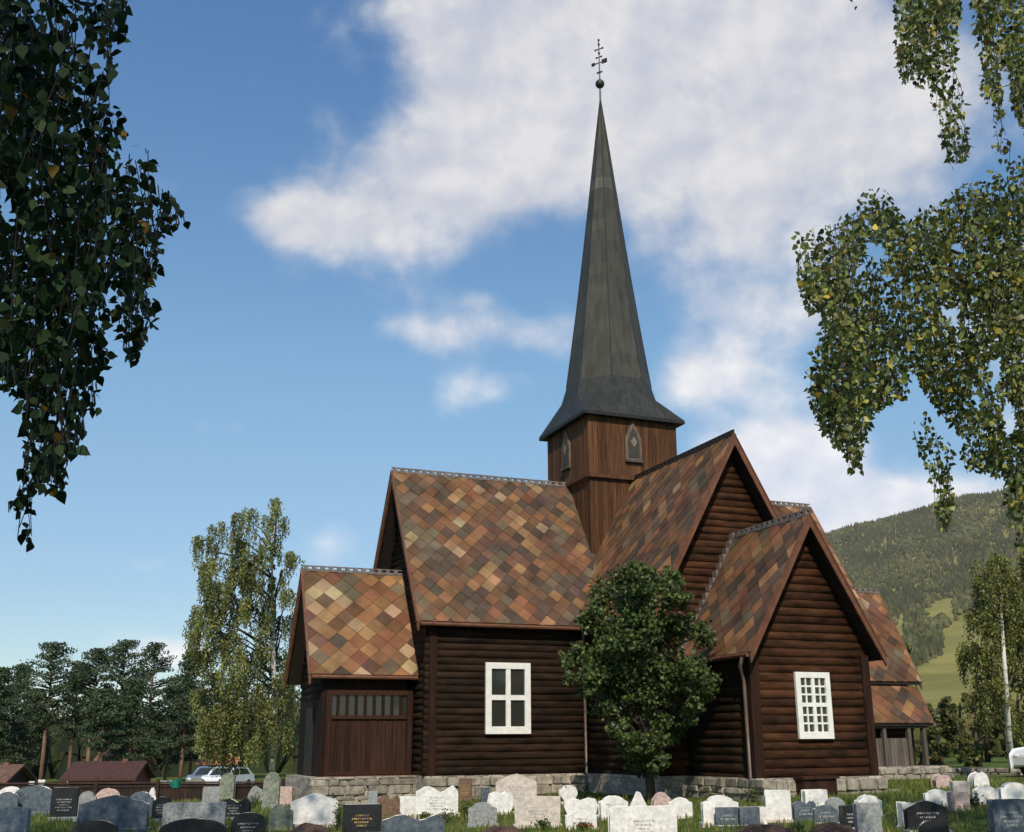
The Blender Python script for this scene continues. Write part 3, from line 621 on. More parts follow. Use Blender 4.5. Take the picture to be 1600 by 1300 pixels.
# meadows on the hillside stay free of trees (azimuth, distance) in the valley's own terms
def pixof(az,r,z): return topix((CAM.x+r*math.sin(math.radians(az)),CAM.y+r*math.cos(math.radians(az)),z))
MEADOW=[(43.1,45.9,430,900),(44.0,46.6,1010,1110),(41.8,43.2,1080,1130),(46.0,52,300,700)]
MP=[[(1385,1110),(1425,1048),(1530,990),(1610,970),(1610,1100),(1500,1115)],[(1460,1002),(1515,955),(1560,935),(1580,960),(1530,980)],[(1440,962),(1462,940),(1490,934),(1490,945)],[(1395,1000),(1405,965),(1412,955),(1412,1010)]]
def in_meadow(az,r):
    z=hillz(az,r)
    for dz in (0,5,9):
        t_=pixof(az,r,z+dz)
        if t_ and any(in_poly(t_[0],t_[1],p) for p in MP) : return True
    return False
    
    for a0,a1,r0,r1 in MEADOW:
        k=(az-a0)/(a1-a0)
        if -.0<=k<=1 and r0+120*(1-k)+50*math.sin(az*9)<=r<=r1+60*math.sin(az*5): return True
    return False
# the wood on the hill: more trees than one can count
V=[];Fs=[];C=[]
def cone_tree(x,y,z,h,w,col,conifer):
    o=len(V); k=6; a0=random.random()*6
    if conifer:
        tiers=((.0,1.,.62),(.38,.62,1.02))
        for (zb,ws,ztp) in tiers:
            o=len(V)
            for j in range(k):
                rr=w*ws*random.uniform(.75,1.2); V.append((x+rr*math.cos(a0+j*2*PI/k),y+rr*math.sin(a0+j*2*PI/k),z+h*zb+random.uniform(-.05,.05)*h))
            V.append((x,y,z+h*ztp))
            for j in range(k): Fs.append((o+j,o+(j+1)%k,o+k)); g=random.uniform(.88,1.12); C.append(tuple(c*g for c in col))
    else:
        rings=((.05,.45),(.35,1.),(.72,.78))
        for zb,ws in rings:
            for j in range(k):
                rr=w*ws*random.uniform(.7,1.25); V.append((x+rr*math.cos(a0+j*2*PI/k),y+rr*math.sin(a0+j*2*PI/k),z+h*(zb+random.uniform(-.06,.06))))
        V.append((x,y,z+h))
        for q in range(2):
            for j in range(k):
                Fs.append((o+q*k+j,o+q*k+(j+1)%k,o+(q+1)*k+(j+1)%k,o+(q+1)*k+j)); g=random.uniform(.86,1.14); C.append(tuple(c*g for c in col))
        for j in range(k): Fs.append((o+2*k+j,o+2*k+(j+1)%k,o+3*k)); g=random.uniform(.9,1.15); C.append(tuple(c*g for c in col))
cnt=0
while cnt<19000:
    if random.random()<.78: az=random.uniform(37,52)
    else: az=random.uniform(-12,75)
    r=230+2080*random.random()**.75
    if in_meadow(az,r): continue
    patch=math.sin(az*1.9+r*.004)+math.sin(r*.009-az*.7)+random.uniform(-1.2,1.2)
    if patch<-1.3 and r<1100: continue
    z=hillz(az,r); f=r/2300; con=(patch>.3-1.2*f)
    if con: col=random.choice([(.050,.054,.026),(.064,.066,.031),(.078,.077,.036)]); h=random.uniform(7,12)*(.75+.25*f); w=h*.27
    else: col=random.choice([(.085,.088,.034),(.10,.10,.038),(.072,.080,.034),(.12,.108,.045)]); h=random.uniform(5,9); w=h*.42
    cone_tree(CAM.x+r*math.sin(math.radians(az)),CAM.y+r*math.cos(math.radians(az)),z-.5,h,w,col,con); cnt+=1
me=bpy.data.meshes.new('forest'); me.from_pydata(V,[],Fs); a=me.attributes.new('Col','FLOAT_COLOR','FACE'); a.data.foreach_set('color',np.array([(*c,1.) for c in C],dtype=np.float32).ravel())
tag(link('forest',me,'forest'),'mixed wood covering the hillside behind the church','forest',kind='stuff')
# ---------------------------------------------------------------- grass
cnt=0;P=[];
while cnt<34000:
    D=15+22*random.random()**.8; px=random.uniform(-60,1660); q=ground_D(px,D); 
    if abs(q.x)<3.1 and q.y>-11.3: continue
    if -11.2<q.x<9 and q.y>-3.3: continue
    P.append((q.x,q.y,gh(q.x,q.y)+.02)); cnt+=1
P=np.array(P); n=len(P)
# blades as small upright faces
sz=rng.uniform(.05,.13,n); ang=rng.uniform(0,PI,n); V3=np.empty((n,3,3)); wv=sz*.22
V3[:,0]=P+np.stack([np.cos(ang)*wv,np.sin(ang)*wv,-.05*np.ones(n)],1); V3[:,1]=P-np.stack([np.cos(ang)*wv,np.sin(ang)*wv,.05*np.ones(n)],1); V3[:,2]=P+np.stack([rng.normal(size=n)*.03,rng.normal(size=n)*.03,sz],1)
me=bpy.data.meshes.new('grass'); me.vertices.add(n*3); me.vertices.foreach_set('co',V3.astype(np.float32).ravel()); me.loops.add(n*3); me.loops.foreach_set('vertex_index',np.arange(n*3,dtype=np.int32)); me.polygons.add(n); me.polygons.foreach_set('loop_start',np.arange(0,n*3,3,dtype=np.int32)); me.update(calc_edges=True)
a=me.attributes.new('Col','FLOAT_COLOR','FACE'); c=np.ones((n,4),np.float32); c[:,:3]=pal(n,[(.09,.14,.028),(.15,.19,.04),(.23,.24,.07),(.25,.20,.09)],[4,4,3,1]); a.data.foreach_set('color',c.ravel())
tag(link('grass',me,'straw'),'short sunlit grass between the gravestones','grass',kind='stuff')
# ---------------------------------------------------------------- trees
def clumps(px_list,D,dz,n_per,leaf,jr=.0):
    """leaf positions in ragged clumps; entries (px,py,radius px)"""
    out=[]
    for (x,y,r) in px_list:
        Dc=D+random.uniform(-dz,dz); c=np.array(at(x,y,Dc)); R=r*Dc/F
        sub=max(6,int(n_per*(r/40)**1.6/28)); 
        for _ in range(sub):
            d=rng.normal(size=3); d/=np.linalg.norm(d); cc=c+d*R*rng.uniform(.25,.95)*np.array([1,1,.85]); k=28
            out.append(cc+rng.normal(size=(k,3))*np.array([.5,.5,.32])*R*.35)
    return np.concatenate(out)
def strands(tops,D,dz,per,step,droop=.25,jit=.09):
    """hanging strands of leaves; entries (px,py,width px,length px)"""
    P=[];tw=[]
    for (x,y,w,ln) in tops:
        Dc=D+random.uniform(-dz,dz)
        for s in range(max(3,int(per*w/50))):
            u=random.uniform(-1,1); dome=(1-u*u)*.22*w; d=Dc+random.uniform(-1,1)*w*Dc/F*.5
            a=at(x+u*w/2,y-dome+random.uniform(0,w*.35),d); l=ln*random.uniform(.35,1.1)*d/F; k=max(3,int(l/step)); sway=random.uniform(-.12,.12)
            for i in range(k):
                f=i/k; P.append((a.x+sway*l*f+random.gauss(0,jit),a.y+random.gauss(0,jit),a.z-l*f))
            tw.append((a,a+Vector((sway*l,0,-l))))
    return np.array(P),tw
def tassels(tops,D,dz,m=7,per=15,step=.075,jit=.045,wpx=15):
    P=[];tw=[];T=[]
    for (x,y,w,ln) in tops:
        Dc=D+random.uniform(-dz,dz)
        for q in range(max(2,int(m*w/50*ln/100)+2)):
            u=random.uniform(-.5,.5); tx=x+u*w; ty=y+abs(u)*w*.4+(0 if q<3 else random.random()*ln*.62); d=Dc+random.uniform(-1,1)*w*Dc/F*.5; tone=random.uniform(.55,1.3); ww=wpx*random.uniform(.7,1.3); L0=random.uniform(30,66)
            for s in range(per):
                v=random.uniform(-1,1); a_=at(tx+v*ww/2,ty+v*v*ww*.55,d+random.gauss(0,.15)); l=L0*random.uniform(.35,1.)*(1-.35*abs(v))*d/F; k=max(2,int(l/step))
                for i in range(k):
                    P.append((a_.x+random.gauss(0,jit),a_.y+random.gauss(0,jit),a_.z-l*i/k)); T.append(tone)
                if s%5==0: tw.append((a_,a_+Vector((0,0,-l))))
    return np.array(P),tw,np.array(T)
TONE=None
def tree(name,label,cat,base,trunkpts,rad,P,size,cols,w,bark,group=None,leafm='leaf',limbs=(),shape=LEAF4,down=.0,twigs=(),jit=.3):
    r=empty(name,base); tag(r,label,cat,group)
    mb=MB(); mb.tube(trunkpts,rad,9); o=mb.build('trunk',bark,r,smooth=True); local(o,r)
    if limbs:
        mb=MB()
        for pts,rr in limbs: mb.tube(pts,rr,5)
        o=mb.build('limb','bark',r,smooth=True); local(o,r)
    if twigs:
        mb=MB()
        for a,b in twigs: mb.tube([a,b],.003 if len(twigs)>400 else .006,3)
        o=mb.build('twig','dark',r); local(o,r); o['kind']='stuff'
    n=len(P); o=leaves('crown',P,rng.uniform(.6,1.3,n)*size,pal(n,cols,w,jit)*(1 if TONE is None else TONE[:,None]),leafm,r,shape,down); local(o,r); return r
# weeping birch behind the west end
TOP=[(432,778,26,70),(428,800,44,110),(388,792,22,60),(385,820,50,120),(345,815,40,85),(325,838,30,60),(330,875,34,75),(405,850,60,120),(448,860,22,70),(365,880,60,110),(430,900,50,120),(318,950,34,90),(340,965,30,80),(395,930,60,130),(440,950,44,110),(370,990,50,90),(350,1040,60,110),(410,1010,80,120),(325,1070,44,100),(375,1080,70,120),(430,1060,60,130),(340,1110,50,90),(320,1125,26,60),(395,1120,60,90),(445,1110,36,90),(372,1150,36,60),(455,1050,20,120),(452,920,20,80),(310,965,16,60),(365,835,50,110),(345,870,50,110),(385,880,60,130),(335,905,40,90),(360,930,60,110),(330,1010,40,100),(350,1000,60,110),(445,960,34,120),(450,1020,30,140),(330,1100,40,90),(360,1110,60,90),(415,1130,60,70),(306,945,22,110),(301,985,14,90),(316,835,26,80),(312,1075,22,90),(457,865,16,60),(375,800,20,40),(340,1150,26,50)]
P,tw,TONE=tassels(TOP,48,1.8,m=7); b=ground_D(428,48)
lim=[]
for (x,y,w,l) in TOP:
    a=at(430,min(1150,y+70),48); c=at(x,y+22,48+random.uniform(-.6,.6)); m=(a+c)/2+Vector((0,0,.3)); lim.append(([a,m,c],[.05,.03,.01]))
tree('weeping_birch','tall yellowing weeping birch left of the church, behind the west annex','tree',b,[b,at(429,1130,48),at(427,1000,48),at(425,880,48),at(431,800,48)],[.15,.13,.09,.04,.012],P,.105,[(.185,.21,.06),(.26,.26,.08),(.33,.285,.095),(.125,.16,.055)],[5,3,1.5,3],'birchbark',limbs=lim,down=.9,jit=.15)
b=ground_D(470,50); TONE=None; q=[(466,1120,20,60),(470,1090,24,70),(300,1170,10,20)][:2]
P,tw=strands(q,51,.5,14,.1); tree('young_birch','slim young birch with a pale trunk close to the west annex wall','tree',ground_D(478,46.5),[ground_D(478,46.5),at(476,1130,46.5),at(474,1080,46.5)],[.09,.07,.03],P,.15,[(.13,.14,.035),(.20,.19,.05)],[1,1],'birchbark',down=.6)
# birch on the right edge with white trunk
TOP=[(1550,862,50,110),(1525,900,40,110),(1575,900,50,130),(1600,880,50,150),(1535,960,50,120),(1590,980,40,110),(1610,990,50,150),(1512,1000,24,110),(1545,1050,50,100),(1520,1080,30,60),(1590,1090,50,80),(1630,950,60,160),(1640,1050,50,100),(1562,868,36,110),(1558,900,50,120),(1566,940,50,90),(1540,1000,36,90),(1560,880,30,90)]
P,tw,TONE=tassels(TOP,43,1.4,m=11); b=ground_D(1577,43)
lim=[([at(1574,y+80,43),at((x+1574)/2,y+20,43),at(x,y+20,43)],[.04,.025,.01]) for (x,y,w,l) in TOP]
lim.append(([at(1573,1100,43),at(1585,1060,43),at(1592,1010,43)],[.07,.05,.03]))
tree('birch','loose yellow-green birch with a white trunk at the right edge','tree',b,[b,at(1576,1150,42.4),at(1572,1080,41.6),at(1567,1000,41.8),at(1563,920,43),at(1560,880,43)],[.14,.12,.10,.07,.03,.01],P,.10,[(.15,.17,.04),(.21,.22,.055),(.26,.23,.065),(.10,.12,.035)],[4,4,2,3],'birchbark',limbs=lim,down=.9)
TONE=None
# rowan in the corner between the arms
RW=[(985,905,34),(1012,898,26),(1035,912,30),(950,925,34),(1000,945,46),(1055,935,28),(928,965,34),(975,985,46),(1030,985,44),(1065,975,26),(1098,990,26),(905,1030,28),(893,1060,22),(940,1030,40),(985,1040,44),(1035,1045,44),(1080,1050,34),(1103,1075,22),(955,1075,34),(1010,1085,38),(1060,1090,34),(915,1082,18),(1085,1100,18),(990,1120,28),(1035,1125,28),(968,1128,20),(1002,1160,24),(1022,1185,16),(985,1195,12),(1045,1160,14),(1000,1120,30),(1015,1145,28),(985,1150,22),(1030,1155,20),(1005,1190,14),(975,1075,36),(1040,1075,36),(1000,1010,46),(1088,1060,34),(1105,1082,24),(928,1062,30),(948,1108,28),(1062,1112,26),(1038,1145,28),(965,1146,20),(985,1175,18),(1050,1125,28),(1075,1120,18),(1000,1195,16),(1022,1200,15),(988,1172,20),(1036,1185,17),(1008,1178,24)]
b=ground_D(1014,28.6)
P=clumps(RW,28.6,1.1,1150,.1)
lim=[]
for (x,y,r) in RW:
    a=at(1012,min(1190,y+90),28.6); lim.append(([a,at((x+1012)/2,y+20,28.6),at(x,y,28.6+random.uniform(-.6,.6))],[.05,.03,.012]))
tree('rowan_tree','dense dark green rowan growing in the corner against the church wall','tree',b,[b,at(1012,1170,28.6),at(1008,1080,28.6),at(1003,980,28.6),at(1000,920,28.6)],[.13,.10,.08,.05,.02],P,.115,[(.065,.105,.03),(.105,.15,.04),(.15,.185,.055),(.035,.058,.02),(.12,.085,.04)],[4,4,2.5,3,.9],'bark',limbs=lim,flat=0) if 0 else tree('rowan_tree','dense dark green rowan growing in the corner against the church wall','tree',b,[b,at(1012,1170,28.6),at(1008,1080,28.6),at(1003,980,28.6),at(1000,920,28.6)],[.13,.10,.08,.05,.02],P,.115,[(.065,.105,.03),(.105,.15,.04),(.15,.185,.055),(.035,.058,.02),(.12,.085,.04)],[4,4,2.5,3,.9],'bark',limbs=lim)
# pines on the left
def pine(px,ytop,D,w,bare,label,kind=0,group='pines beyond the fence'):
    b=ground_D(px,D); H=(at(px,ytop,D)).z-b.z; R=w*1.2*D/F/2; lean=random.uniform(-.03,.03)
    def ax(f): return b+Vector((lean*H*f,0,H*f))
    tr=[ax(f) for f in (0,.25,.5,.75,.97)]; P=[];lim=[]
    nb=int(26+16*(1-bare)); 
    for i in range(nb):
        f=bare+(1-bare)*((i+.5)/nb); prof=math.sin(PI*min(1,(f-bare)/(1-bare)*.85+.16))**.7 if kind==0 else (1-(f-bare)/(1-bare))*.95+.1
        for q in range(2 if kind==0 else 3):
            a=random.random()*2*PI; rr=R*prof*random.uniform(.35,1.05); c=ax(f)+Vector((math.cos(a)*rr,math.sin(a)*rr,(.15 if kind==0 else -.25)*rr*random.uniform(.2,1.2)))
            lim.append(([ax(max(.1,f-.03)),c],[.07,.03])); k=80
            P.append(np.array(c)+np.clip(rng.normal(size=(k,3)),-1.7,1.7)*np.array([.42,.42,.13])*R*(.40 if kind==0 else .38))
    P.append(np.array(ax(.98))+rng.normal(size=(40,3))*np.array([.12,.12,.25])*R)
    P=np.concatenate(P); P=P[P[:,2]<b.z+H*1.0]
    r=.06+.008*H
    return tree('pine_tree',label,'tree',b,tr,[r*1.15,r,r*.8,r*.5,.03],P,.17,[(.045,.075,.04),(.065,.10,.05),(.09,.115,.055),(.11,.12,.055)],[4,4,2,1],'pinebark',group,'needle',lim)
PN=[(-15,1040,84,70,.25,1,'pine cut by the left edge of the picture'),(18,1036,88,72,.2,1,'dark pine nearest the left edge'),(70,1000,82,88,.42,0,'pine with a flat tufted top, second from the left'),(112,1040,92,60,.4,0,'shorter pine behind two bare pinkish trunks'),(140,1010,84,70,.5,0,'pine with an open crown and long bare trunk left of the twin tops'),(180,996,84,80,.42,0,'tallest broad pine of the left group'),(162,1075,76,60,.4,0,'low pine in front of the tall ones above the red house'),(228,1000,88,70,.35,0,'pine against the small low cloud'),(205,1060,78,80,.18,1,'full dark spruce right of the red house'),(285,1015,84,72,.3,1,'pointed dark pine left of the weeping birch'),(262,1070,92,60,.3,0,'grey-green pine between the spruce and the pointed pine'),(330,1050,90,80,.3,0,'pine seen through the drooping birch branches'),(380,1030,92,80,.3,0,'pine hidden behind the birch trunk'),(42,1075,94,70,.25,1,'low dark pine above the brown roof'),(300,1085,98,70,.25,1,'far dark pine behind the orange roofed cabin'),(430,1060,94,80,.3,0,'pine between the birch and the west annex')]
for (x,y,D,w,ba,k,lb) in PN: pine(x,y,D,w,ba,lb,k)
# darker wood behind the pines
V=[];Fs=[];C=[]
for i in range(2200):
    px=random.uniform(-500,760); D=random.uniform(108,190); b=ground_D(px,D); h=random.uniform(3,7.5)
    cone_tree(b.x,b.y,b.z-.2,h,h*.24,random.choice([(.02,.03,.016),(.028,.038,.018),(.045,.052,.022)]),random.random()<.6)
# bushes and trees behind the churchyard on the right
for i in range(900):
    px=random.uniform(1180,2300); D=random.uniform(88,190); b=ground_D(px,D); h=random.uniform(2.,4.6)
    cone_tree(b.x,b.y,b.z-.2,h,h*.36,random.choice([(.10,.11,.035),(.13,.13,.04),(.08,.09,.03),(.15,.12,.05)]),False)
me=bpy.data.meshes.new('woodland'); me.from_pydata(V,[],Fs); a=me.attributes.new('Col','FLOAT_COLOR','FACE'); a.data.foreach_set('color',np.array([(*c,1.) for c in C],dtype=np.float32).ravel())
tag(link('woodland',me,'forest'),'dark undergrowth and far wood closing the churchyard','woodland',kind='stuff')
BR=[(1400,1010,74,70,'rounded tree right of the far annex roof'),(1465,1095,62,80,'brown-green thicket tree beside the porch roof'),(1500,1085,66,70,'bushy tree in the thicket left of the white birch'),(1540,1070,70,80,'bushy tree just behind the white birch trunk'),(1590,1060,66,90,'dark bushy tree behind the right edge'),(1440,1120,58,60,'low reddish bush tree next to the porch post'),(1525,1125,56,70,'low bush tree above the dry stone wall')]
for (x,y,D,w,lb) in BR:
    b=ground_D(x,D); yb=1164+1.3*F/D; cl_=[]
    h=yb-y
    for i in range(int(h/9)):
        f=(i+.5)/int(h/9); ww=w/2*(math.sin(PI*min(1,f*.8+.18))**.6); cl_.append((x+random.uniform(-.75,.75)*ww,y+h*f*.95,max(9,ww*.42)))
    if y<900: cl_=[(a,b2,r) for a,b2,r in cl_ if b2<1060]
    P=clumps(cl_,D,1.2,1500 if w>65 else 1100,.2)
    tree('broadleaf_tree',lb,'tree',b,[b,at(x,(y+yb)/2,D),at(x,y+12,D)],[.2,.13,.04],P,.24,[(.09,.115,.03),(.14,.155,.042),(.18,.165,.05),(.17,.11,.05),(.06,.075,.026)],[4,4,2,1.5,3],'bark','trees behind the churchyard wall')
# near birches whose branches hang into the picture
def inside(px,py,polys,holes=()): return any(in_poly(px,py,p) for p in polys) and not any(in_poly(px,py,h) for h in holes)
from mathutils import noise as MN
def hanging(polys,holes,D0,D1,n,bbox,step,ln,side=1.,gap=-.3,jit=.03,nodes=2):
    global HT
    P=[];tw=[];c=0;tries=0;HT=[]
    while c<n and tries<n*60:
        tries+=1
        x=random.uniform(bbox[0],bbox[2]);y=random.uniform(bbox[1],bbox[3])
        if not inside(x,y,polys,holes): continue
        D=random.uniform(D0,D1); a=at(x,y,D)
        if MN.noise(a*side)<gap: continue
        c+=1; tone=random.uniform(.5,1.35)*(1+.5*MN.noise(a*side*1.7+Vector((9,3,1)))); l=random.uniform(.5,1)*ln; k=int(l/step); dx=random.uniform(-.25,.25); dy=random.uniform(-.2,.2); last=a
        for i in range(k):
            s=i*step; p=a+Vector((dx*s,dy*s,-s)); t_=topix(p)
            if t_ is None or not inside(t_[0],t_[1],polys,holes): break
            for _ in range(nodes):
                q=p+Vector((random.gauss(0,jit),random.gauss(0,jit),random.gauss(0,jit))); t2=topix(q)
                if inside(t2[0],t2[1],polys,holes): P.append(q); HT.append(tone)
            last=p
        tw.append((a,last))
    return P,tw
LPOLY=[[(-400,-350),(215,-350),(203,0),(190,20),(205,45),(190,62),(178,55),(172,80),(182,105),(170,135),(185,160),(200,190),(222,205),(240,235),(250,280),(275,300),(292,345),(268,360),(245,365),(250,400),(245,430),(228,452),(250,480),(238,510),(225,545),(205,572),(190,540),(185,500),(172,480),(165,520),(170,560),(150,600),(158,640),(130,640),(135,690),(110,720),(90,780),(70,760),(62,740),(50,780),(52,850),(18,852),(25,820),(0,790),(8,770),(35,760),(38,700),(40,660),(30,620),(0,605),(-60,620),(-400,700)]]
LHOLE=[[(175,440),(150,470),(170,480),(182,460)],[(0,285),(12,285),(28,330),(12,345),(0,335)],[(140,70),(160,60),(168,95),(150,110)],[(118,40),(130,30),(138,50),(122,62)],[(70,640),(85,630),(92,655),(76,665)],[(0,605),(30,620),(38,660),(30,740),(0,760)],[(186,205),(204,210),(200,250),(182,240)],[(60,30),(72,28),(70,50),(60,46)]]
HT=[]
P1,tw1=hanging(LPOLY,LHOLE,4.6,7.5,560,(-60,-60,295,860),.055,.65,jit=.085,nodes=2,side=2.2,gap=-.28)
def crownfill(c,rad,n,polys,holes,margin=60,lo=None):
    out=[]
    while len(out)<n:
        d=rng.normal(size=3); d/=np.linalg.norm(d); cc=np.array(c)+d*np.array(rad)*rng.random()**.4
        if lo is not None and cc[2]<lo: continue
        pts=cc+rng.normal(size=(30,3))*.35
        for p in pts:
            t_=topix(p)
            if t_ and -margin<t_[0]<1600+margin and -margin<t_[1]<1300+margin: continue
            out.append(p)
    return out
def rel(X,D,z):   # camera-yaw aligned ground coordinates: X right, D ahead
    s,c=math.sin(YAW),math.cos(YAW); return Vector((CAM.x+X*c+D*s,CAM.y-X*s+D*c,z))
H1=HT
crn=crownfill(rel(-8,6.0,13),(5.2,5.2,7.2),15000,LPOLY,LHOLE)+crownfill(rel(-4,2.,10),(4.,4.,5.),8000,LPOLY,LHOLE)+crownfill(rel(-.8,1.,12.5),(3.6,3.4,3.),5500,LPOLY,LHOLE)  # unseen crown leaves, placed overhead to shade the foreground
b=rel(-5.6,4.2,gz(-20,-33)-.05); TONE=np.array(H1)
limL=[([rel(-5.5,4.2,5+i),rel(-4.6,4.6,6.2+i),rel(-3.4,5.4,5.2+i*.8),rel(-2.9,5.8,3.8+i*.6)],[.07,.05,.03,.012]) for i in range(3)]+[([rel(-5.5,4.2,6),rel(-3,2.5,9.5),rel(-.8,1,12)],[.1,.07,.03])]
tree('near_birch','birch whose leafy branches, darkened for shade, hang in from the top left corner','tree',b,[b,rel(-5.5,4.2,4),rel(-5.4,4.,9),rel(-5.2,3.8,13)],[.24,.2,.14,.05],np.array([tuple(p) for p in P1]),.060,[(.012,.024,.012),(.018,.035,.015),(.030,.048,.018),(.14,.09,.02)],[5,4,2,.2],'bark',None,'leafshade',limL,LEAF6,.7,tw1)  # leaf palette darkened so the branches look shaded
TONE=None
LT=bpy.data.objects[[o.name for o in bpy.data.objects if o.name.startswith('near_birch')][0]]
o=leaves('crown',np.array([tuple(p) for p in crn]),rng.uniform(.12,.2,len(crn)),pal(len(crn),[(.02,.04,.015),(.03,.055,.02)],[1,1]),'leafshade',LT,LEAF6); local(o,LT)
RPOLY=[[(1395,-200),(1400,110),(1408,125),(1435,135),(1448,120),(1452,150),(1466,180),(1470,215),(1488,262),(1500,255),(1520,232),(1508,190),(1505,140),(1490,95),(1500,20),(1495,-200)],
 [(1515,-200),(1520,10),(1535,110),(1528,140),(1550,170),(1555,250),(1585,240),(1568,200),(1562,100),(1575,110),(1580,150),(1590,190),(1650,260),(1650,-200)],
 [(1245,365),(1262,352),(1300,350),(1330,335),(1345,300),(1365,294),(1392,300),(1402,335),(1420,345),(1445,325),(1480,312),(1500,288),(1545,280),(1570,245),(1660,235),(1660,700),(1600,705),(1575,740),(1545,722),(1522,700),(1490,665),(1465,640),(1440,600),(1420,570),(1418,620),(1390,630),(1362,650),(1352,690),(1345,735),(1328,738),(1318,705),(1295,690),(1275,655),(1262,615),(1258,580),(1282,530),(1285,490),(1262,485),(1248,450),(1243,400)],
 [(1425,660),(1445,640),(1470,680),(1492,700),(1485,740),(1492,780),(1488,815),(1475,835),(1462,800),(1455,740),(1430,700)],[(1568,690),(1660,690),(1660,1020),(1610,980),(1592,900),(1588,840),(1572,800)],[(1500,700),(1520,690),(1560,730),(1565,745),(1535,735),(1510,740)]]
RHOLE=[[(1350,375),(1380,380),(1388,400),(1370,405),(1352,395)],[(1485,375),(1505,380),(1502,400),(1488,395)],[(1335,440),(1350,425),(1360,400),(1340,415)],[(1470,480),(1500,478),(1498,505),(1475,502)],[(1545,560),(1565,555),(1560,600),(1548,610)],[(1520,600),(1535,610),(1530,640),(1518,630)],[(1562,640),(1580,620),(1590,660),(1575,690)]]
P2,tw2=hanging(RPOLY,RHOLE,9.,12.5,1500,(1243,-60,1655,1020),.05,.6,jit=.10,nodes=3,side=1.6,gap=-.16)
H2=HT
P2+= [at(1335,4,8.5),at(1338,9,8.5),at(1332,0,8.5)]
crn=crownfill(rel(9.6,10.5,8.5),(3.2,3.4,6.0),8000,RPOLY,RHOLE,lo=3)  # out-of-view crown leaves, placed to shade the stones at right
b=rel(8.6,11.,gz(-8,-30)-.05); TONE=np.array(H2+[1.,1.,1.])
limR=[([rel(8.6,11,4.+i*1.3),at(1640,560-i*110,11),at(1560,480-i*60,10.8),at(1470,430-i*45,10.6)],[.08,.05,.03,.014]) for i in range(3)]+[([at(1560,480,10.8),at(1450,400,10.6),at(1370,330,10.5),at(1290,365,10.4)],[.035,.025,.015,.006])]
tree('near_birch','sunlit birch with green and yellow leaves hanging in from the right','tree',b,[b,rel(8.6,11,4),rel(8.7,11,9),rel(8.9,11,14)],[.22,.18,.13,.04],np.array([tuple(p) for p in P2]),.055,[(.13,.165,.045),(.20,.23,.06),(.31,.30,.095),(.55,.40,.05),(.055,.08,.028),(.25,.10,.03)],[5,5,4,.6,3,.12],'bark',None,'leaf',limR,LEAF6,.5,tw2)
TONE=None
RTr=[o for o in bpy.data.objects if o.name.startswith('near_birch')][-1]
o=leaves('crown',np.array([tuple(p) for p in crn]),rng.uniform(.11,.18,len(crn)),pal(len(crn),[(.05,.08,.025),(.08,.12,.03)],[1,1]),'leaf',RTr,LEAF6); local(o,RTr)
# ---------------------------------------------------------------- fence, walls, houses, cars
def wall_line(name,label,cat,p0,p1,h,m,kind):
    a=Vector((p0.x,p0.y,0));b_=Vector((p1.x,p1.y,0)); L_=(b_-a).length; r=empty(name,(a.x,a.y,gz(a.x,a.y)),math.atan2(b_.y-a.y,b_.x-a.x)); tag(r,label,cat)
    return r,L_
r,Lf=wall_line('board_fence','long low dark red board fence behind the gravestones on the left','fence',ground_D(-120,39),ground_D(462,37.5),.6,'fencered',0)
z0_=-.1; mb=MB(); s=0
while s<Lf: g=random.uniform(.6,1.3); mb.box(s,s+.14,-.015,.015,.0,.52,(g,g,g)); s+=.15
mb.build('board_panel','fencered',r)
mb=MB(); mb.box(0,Lf,-.05,-.02,.40,.48); mb.box(0,Lf,-.07,.07,.53,.58,(2.2,2.,2.)); mb.build('rail','fencered',r)  # top rail brightened in its colour to look lit
s=0
while s<Lf: mb=MB(); mb.box(s,s+.1,-.12,-.06,-.05,.66); mb.build('post','fencered',r); s+=2.2
g=rubble_face(ground_D(1448,44)*1,ground_D(1700,42)*1,-.18,-.75,.25,77); q0=ground_D(1448,44)
w=empty('dry_stone_wall',(q0.x,q0.y,q0.z)); tag(w,'low grey dry stone wall running right from the church porch','wall')
MT['wallstone']=mat('wall_stone',(.12,.11,.10),(.34,.31,.28),6,(1,1,1),.9,.7,True,16)
o=g.build('stones','wallstone',w,bevel=.03); local(o,w)
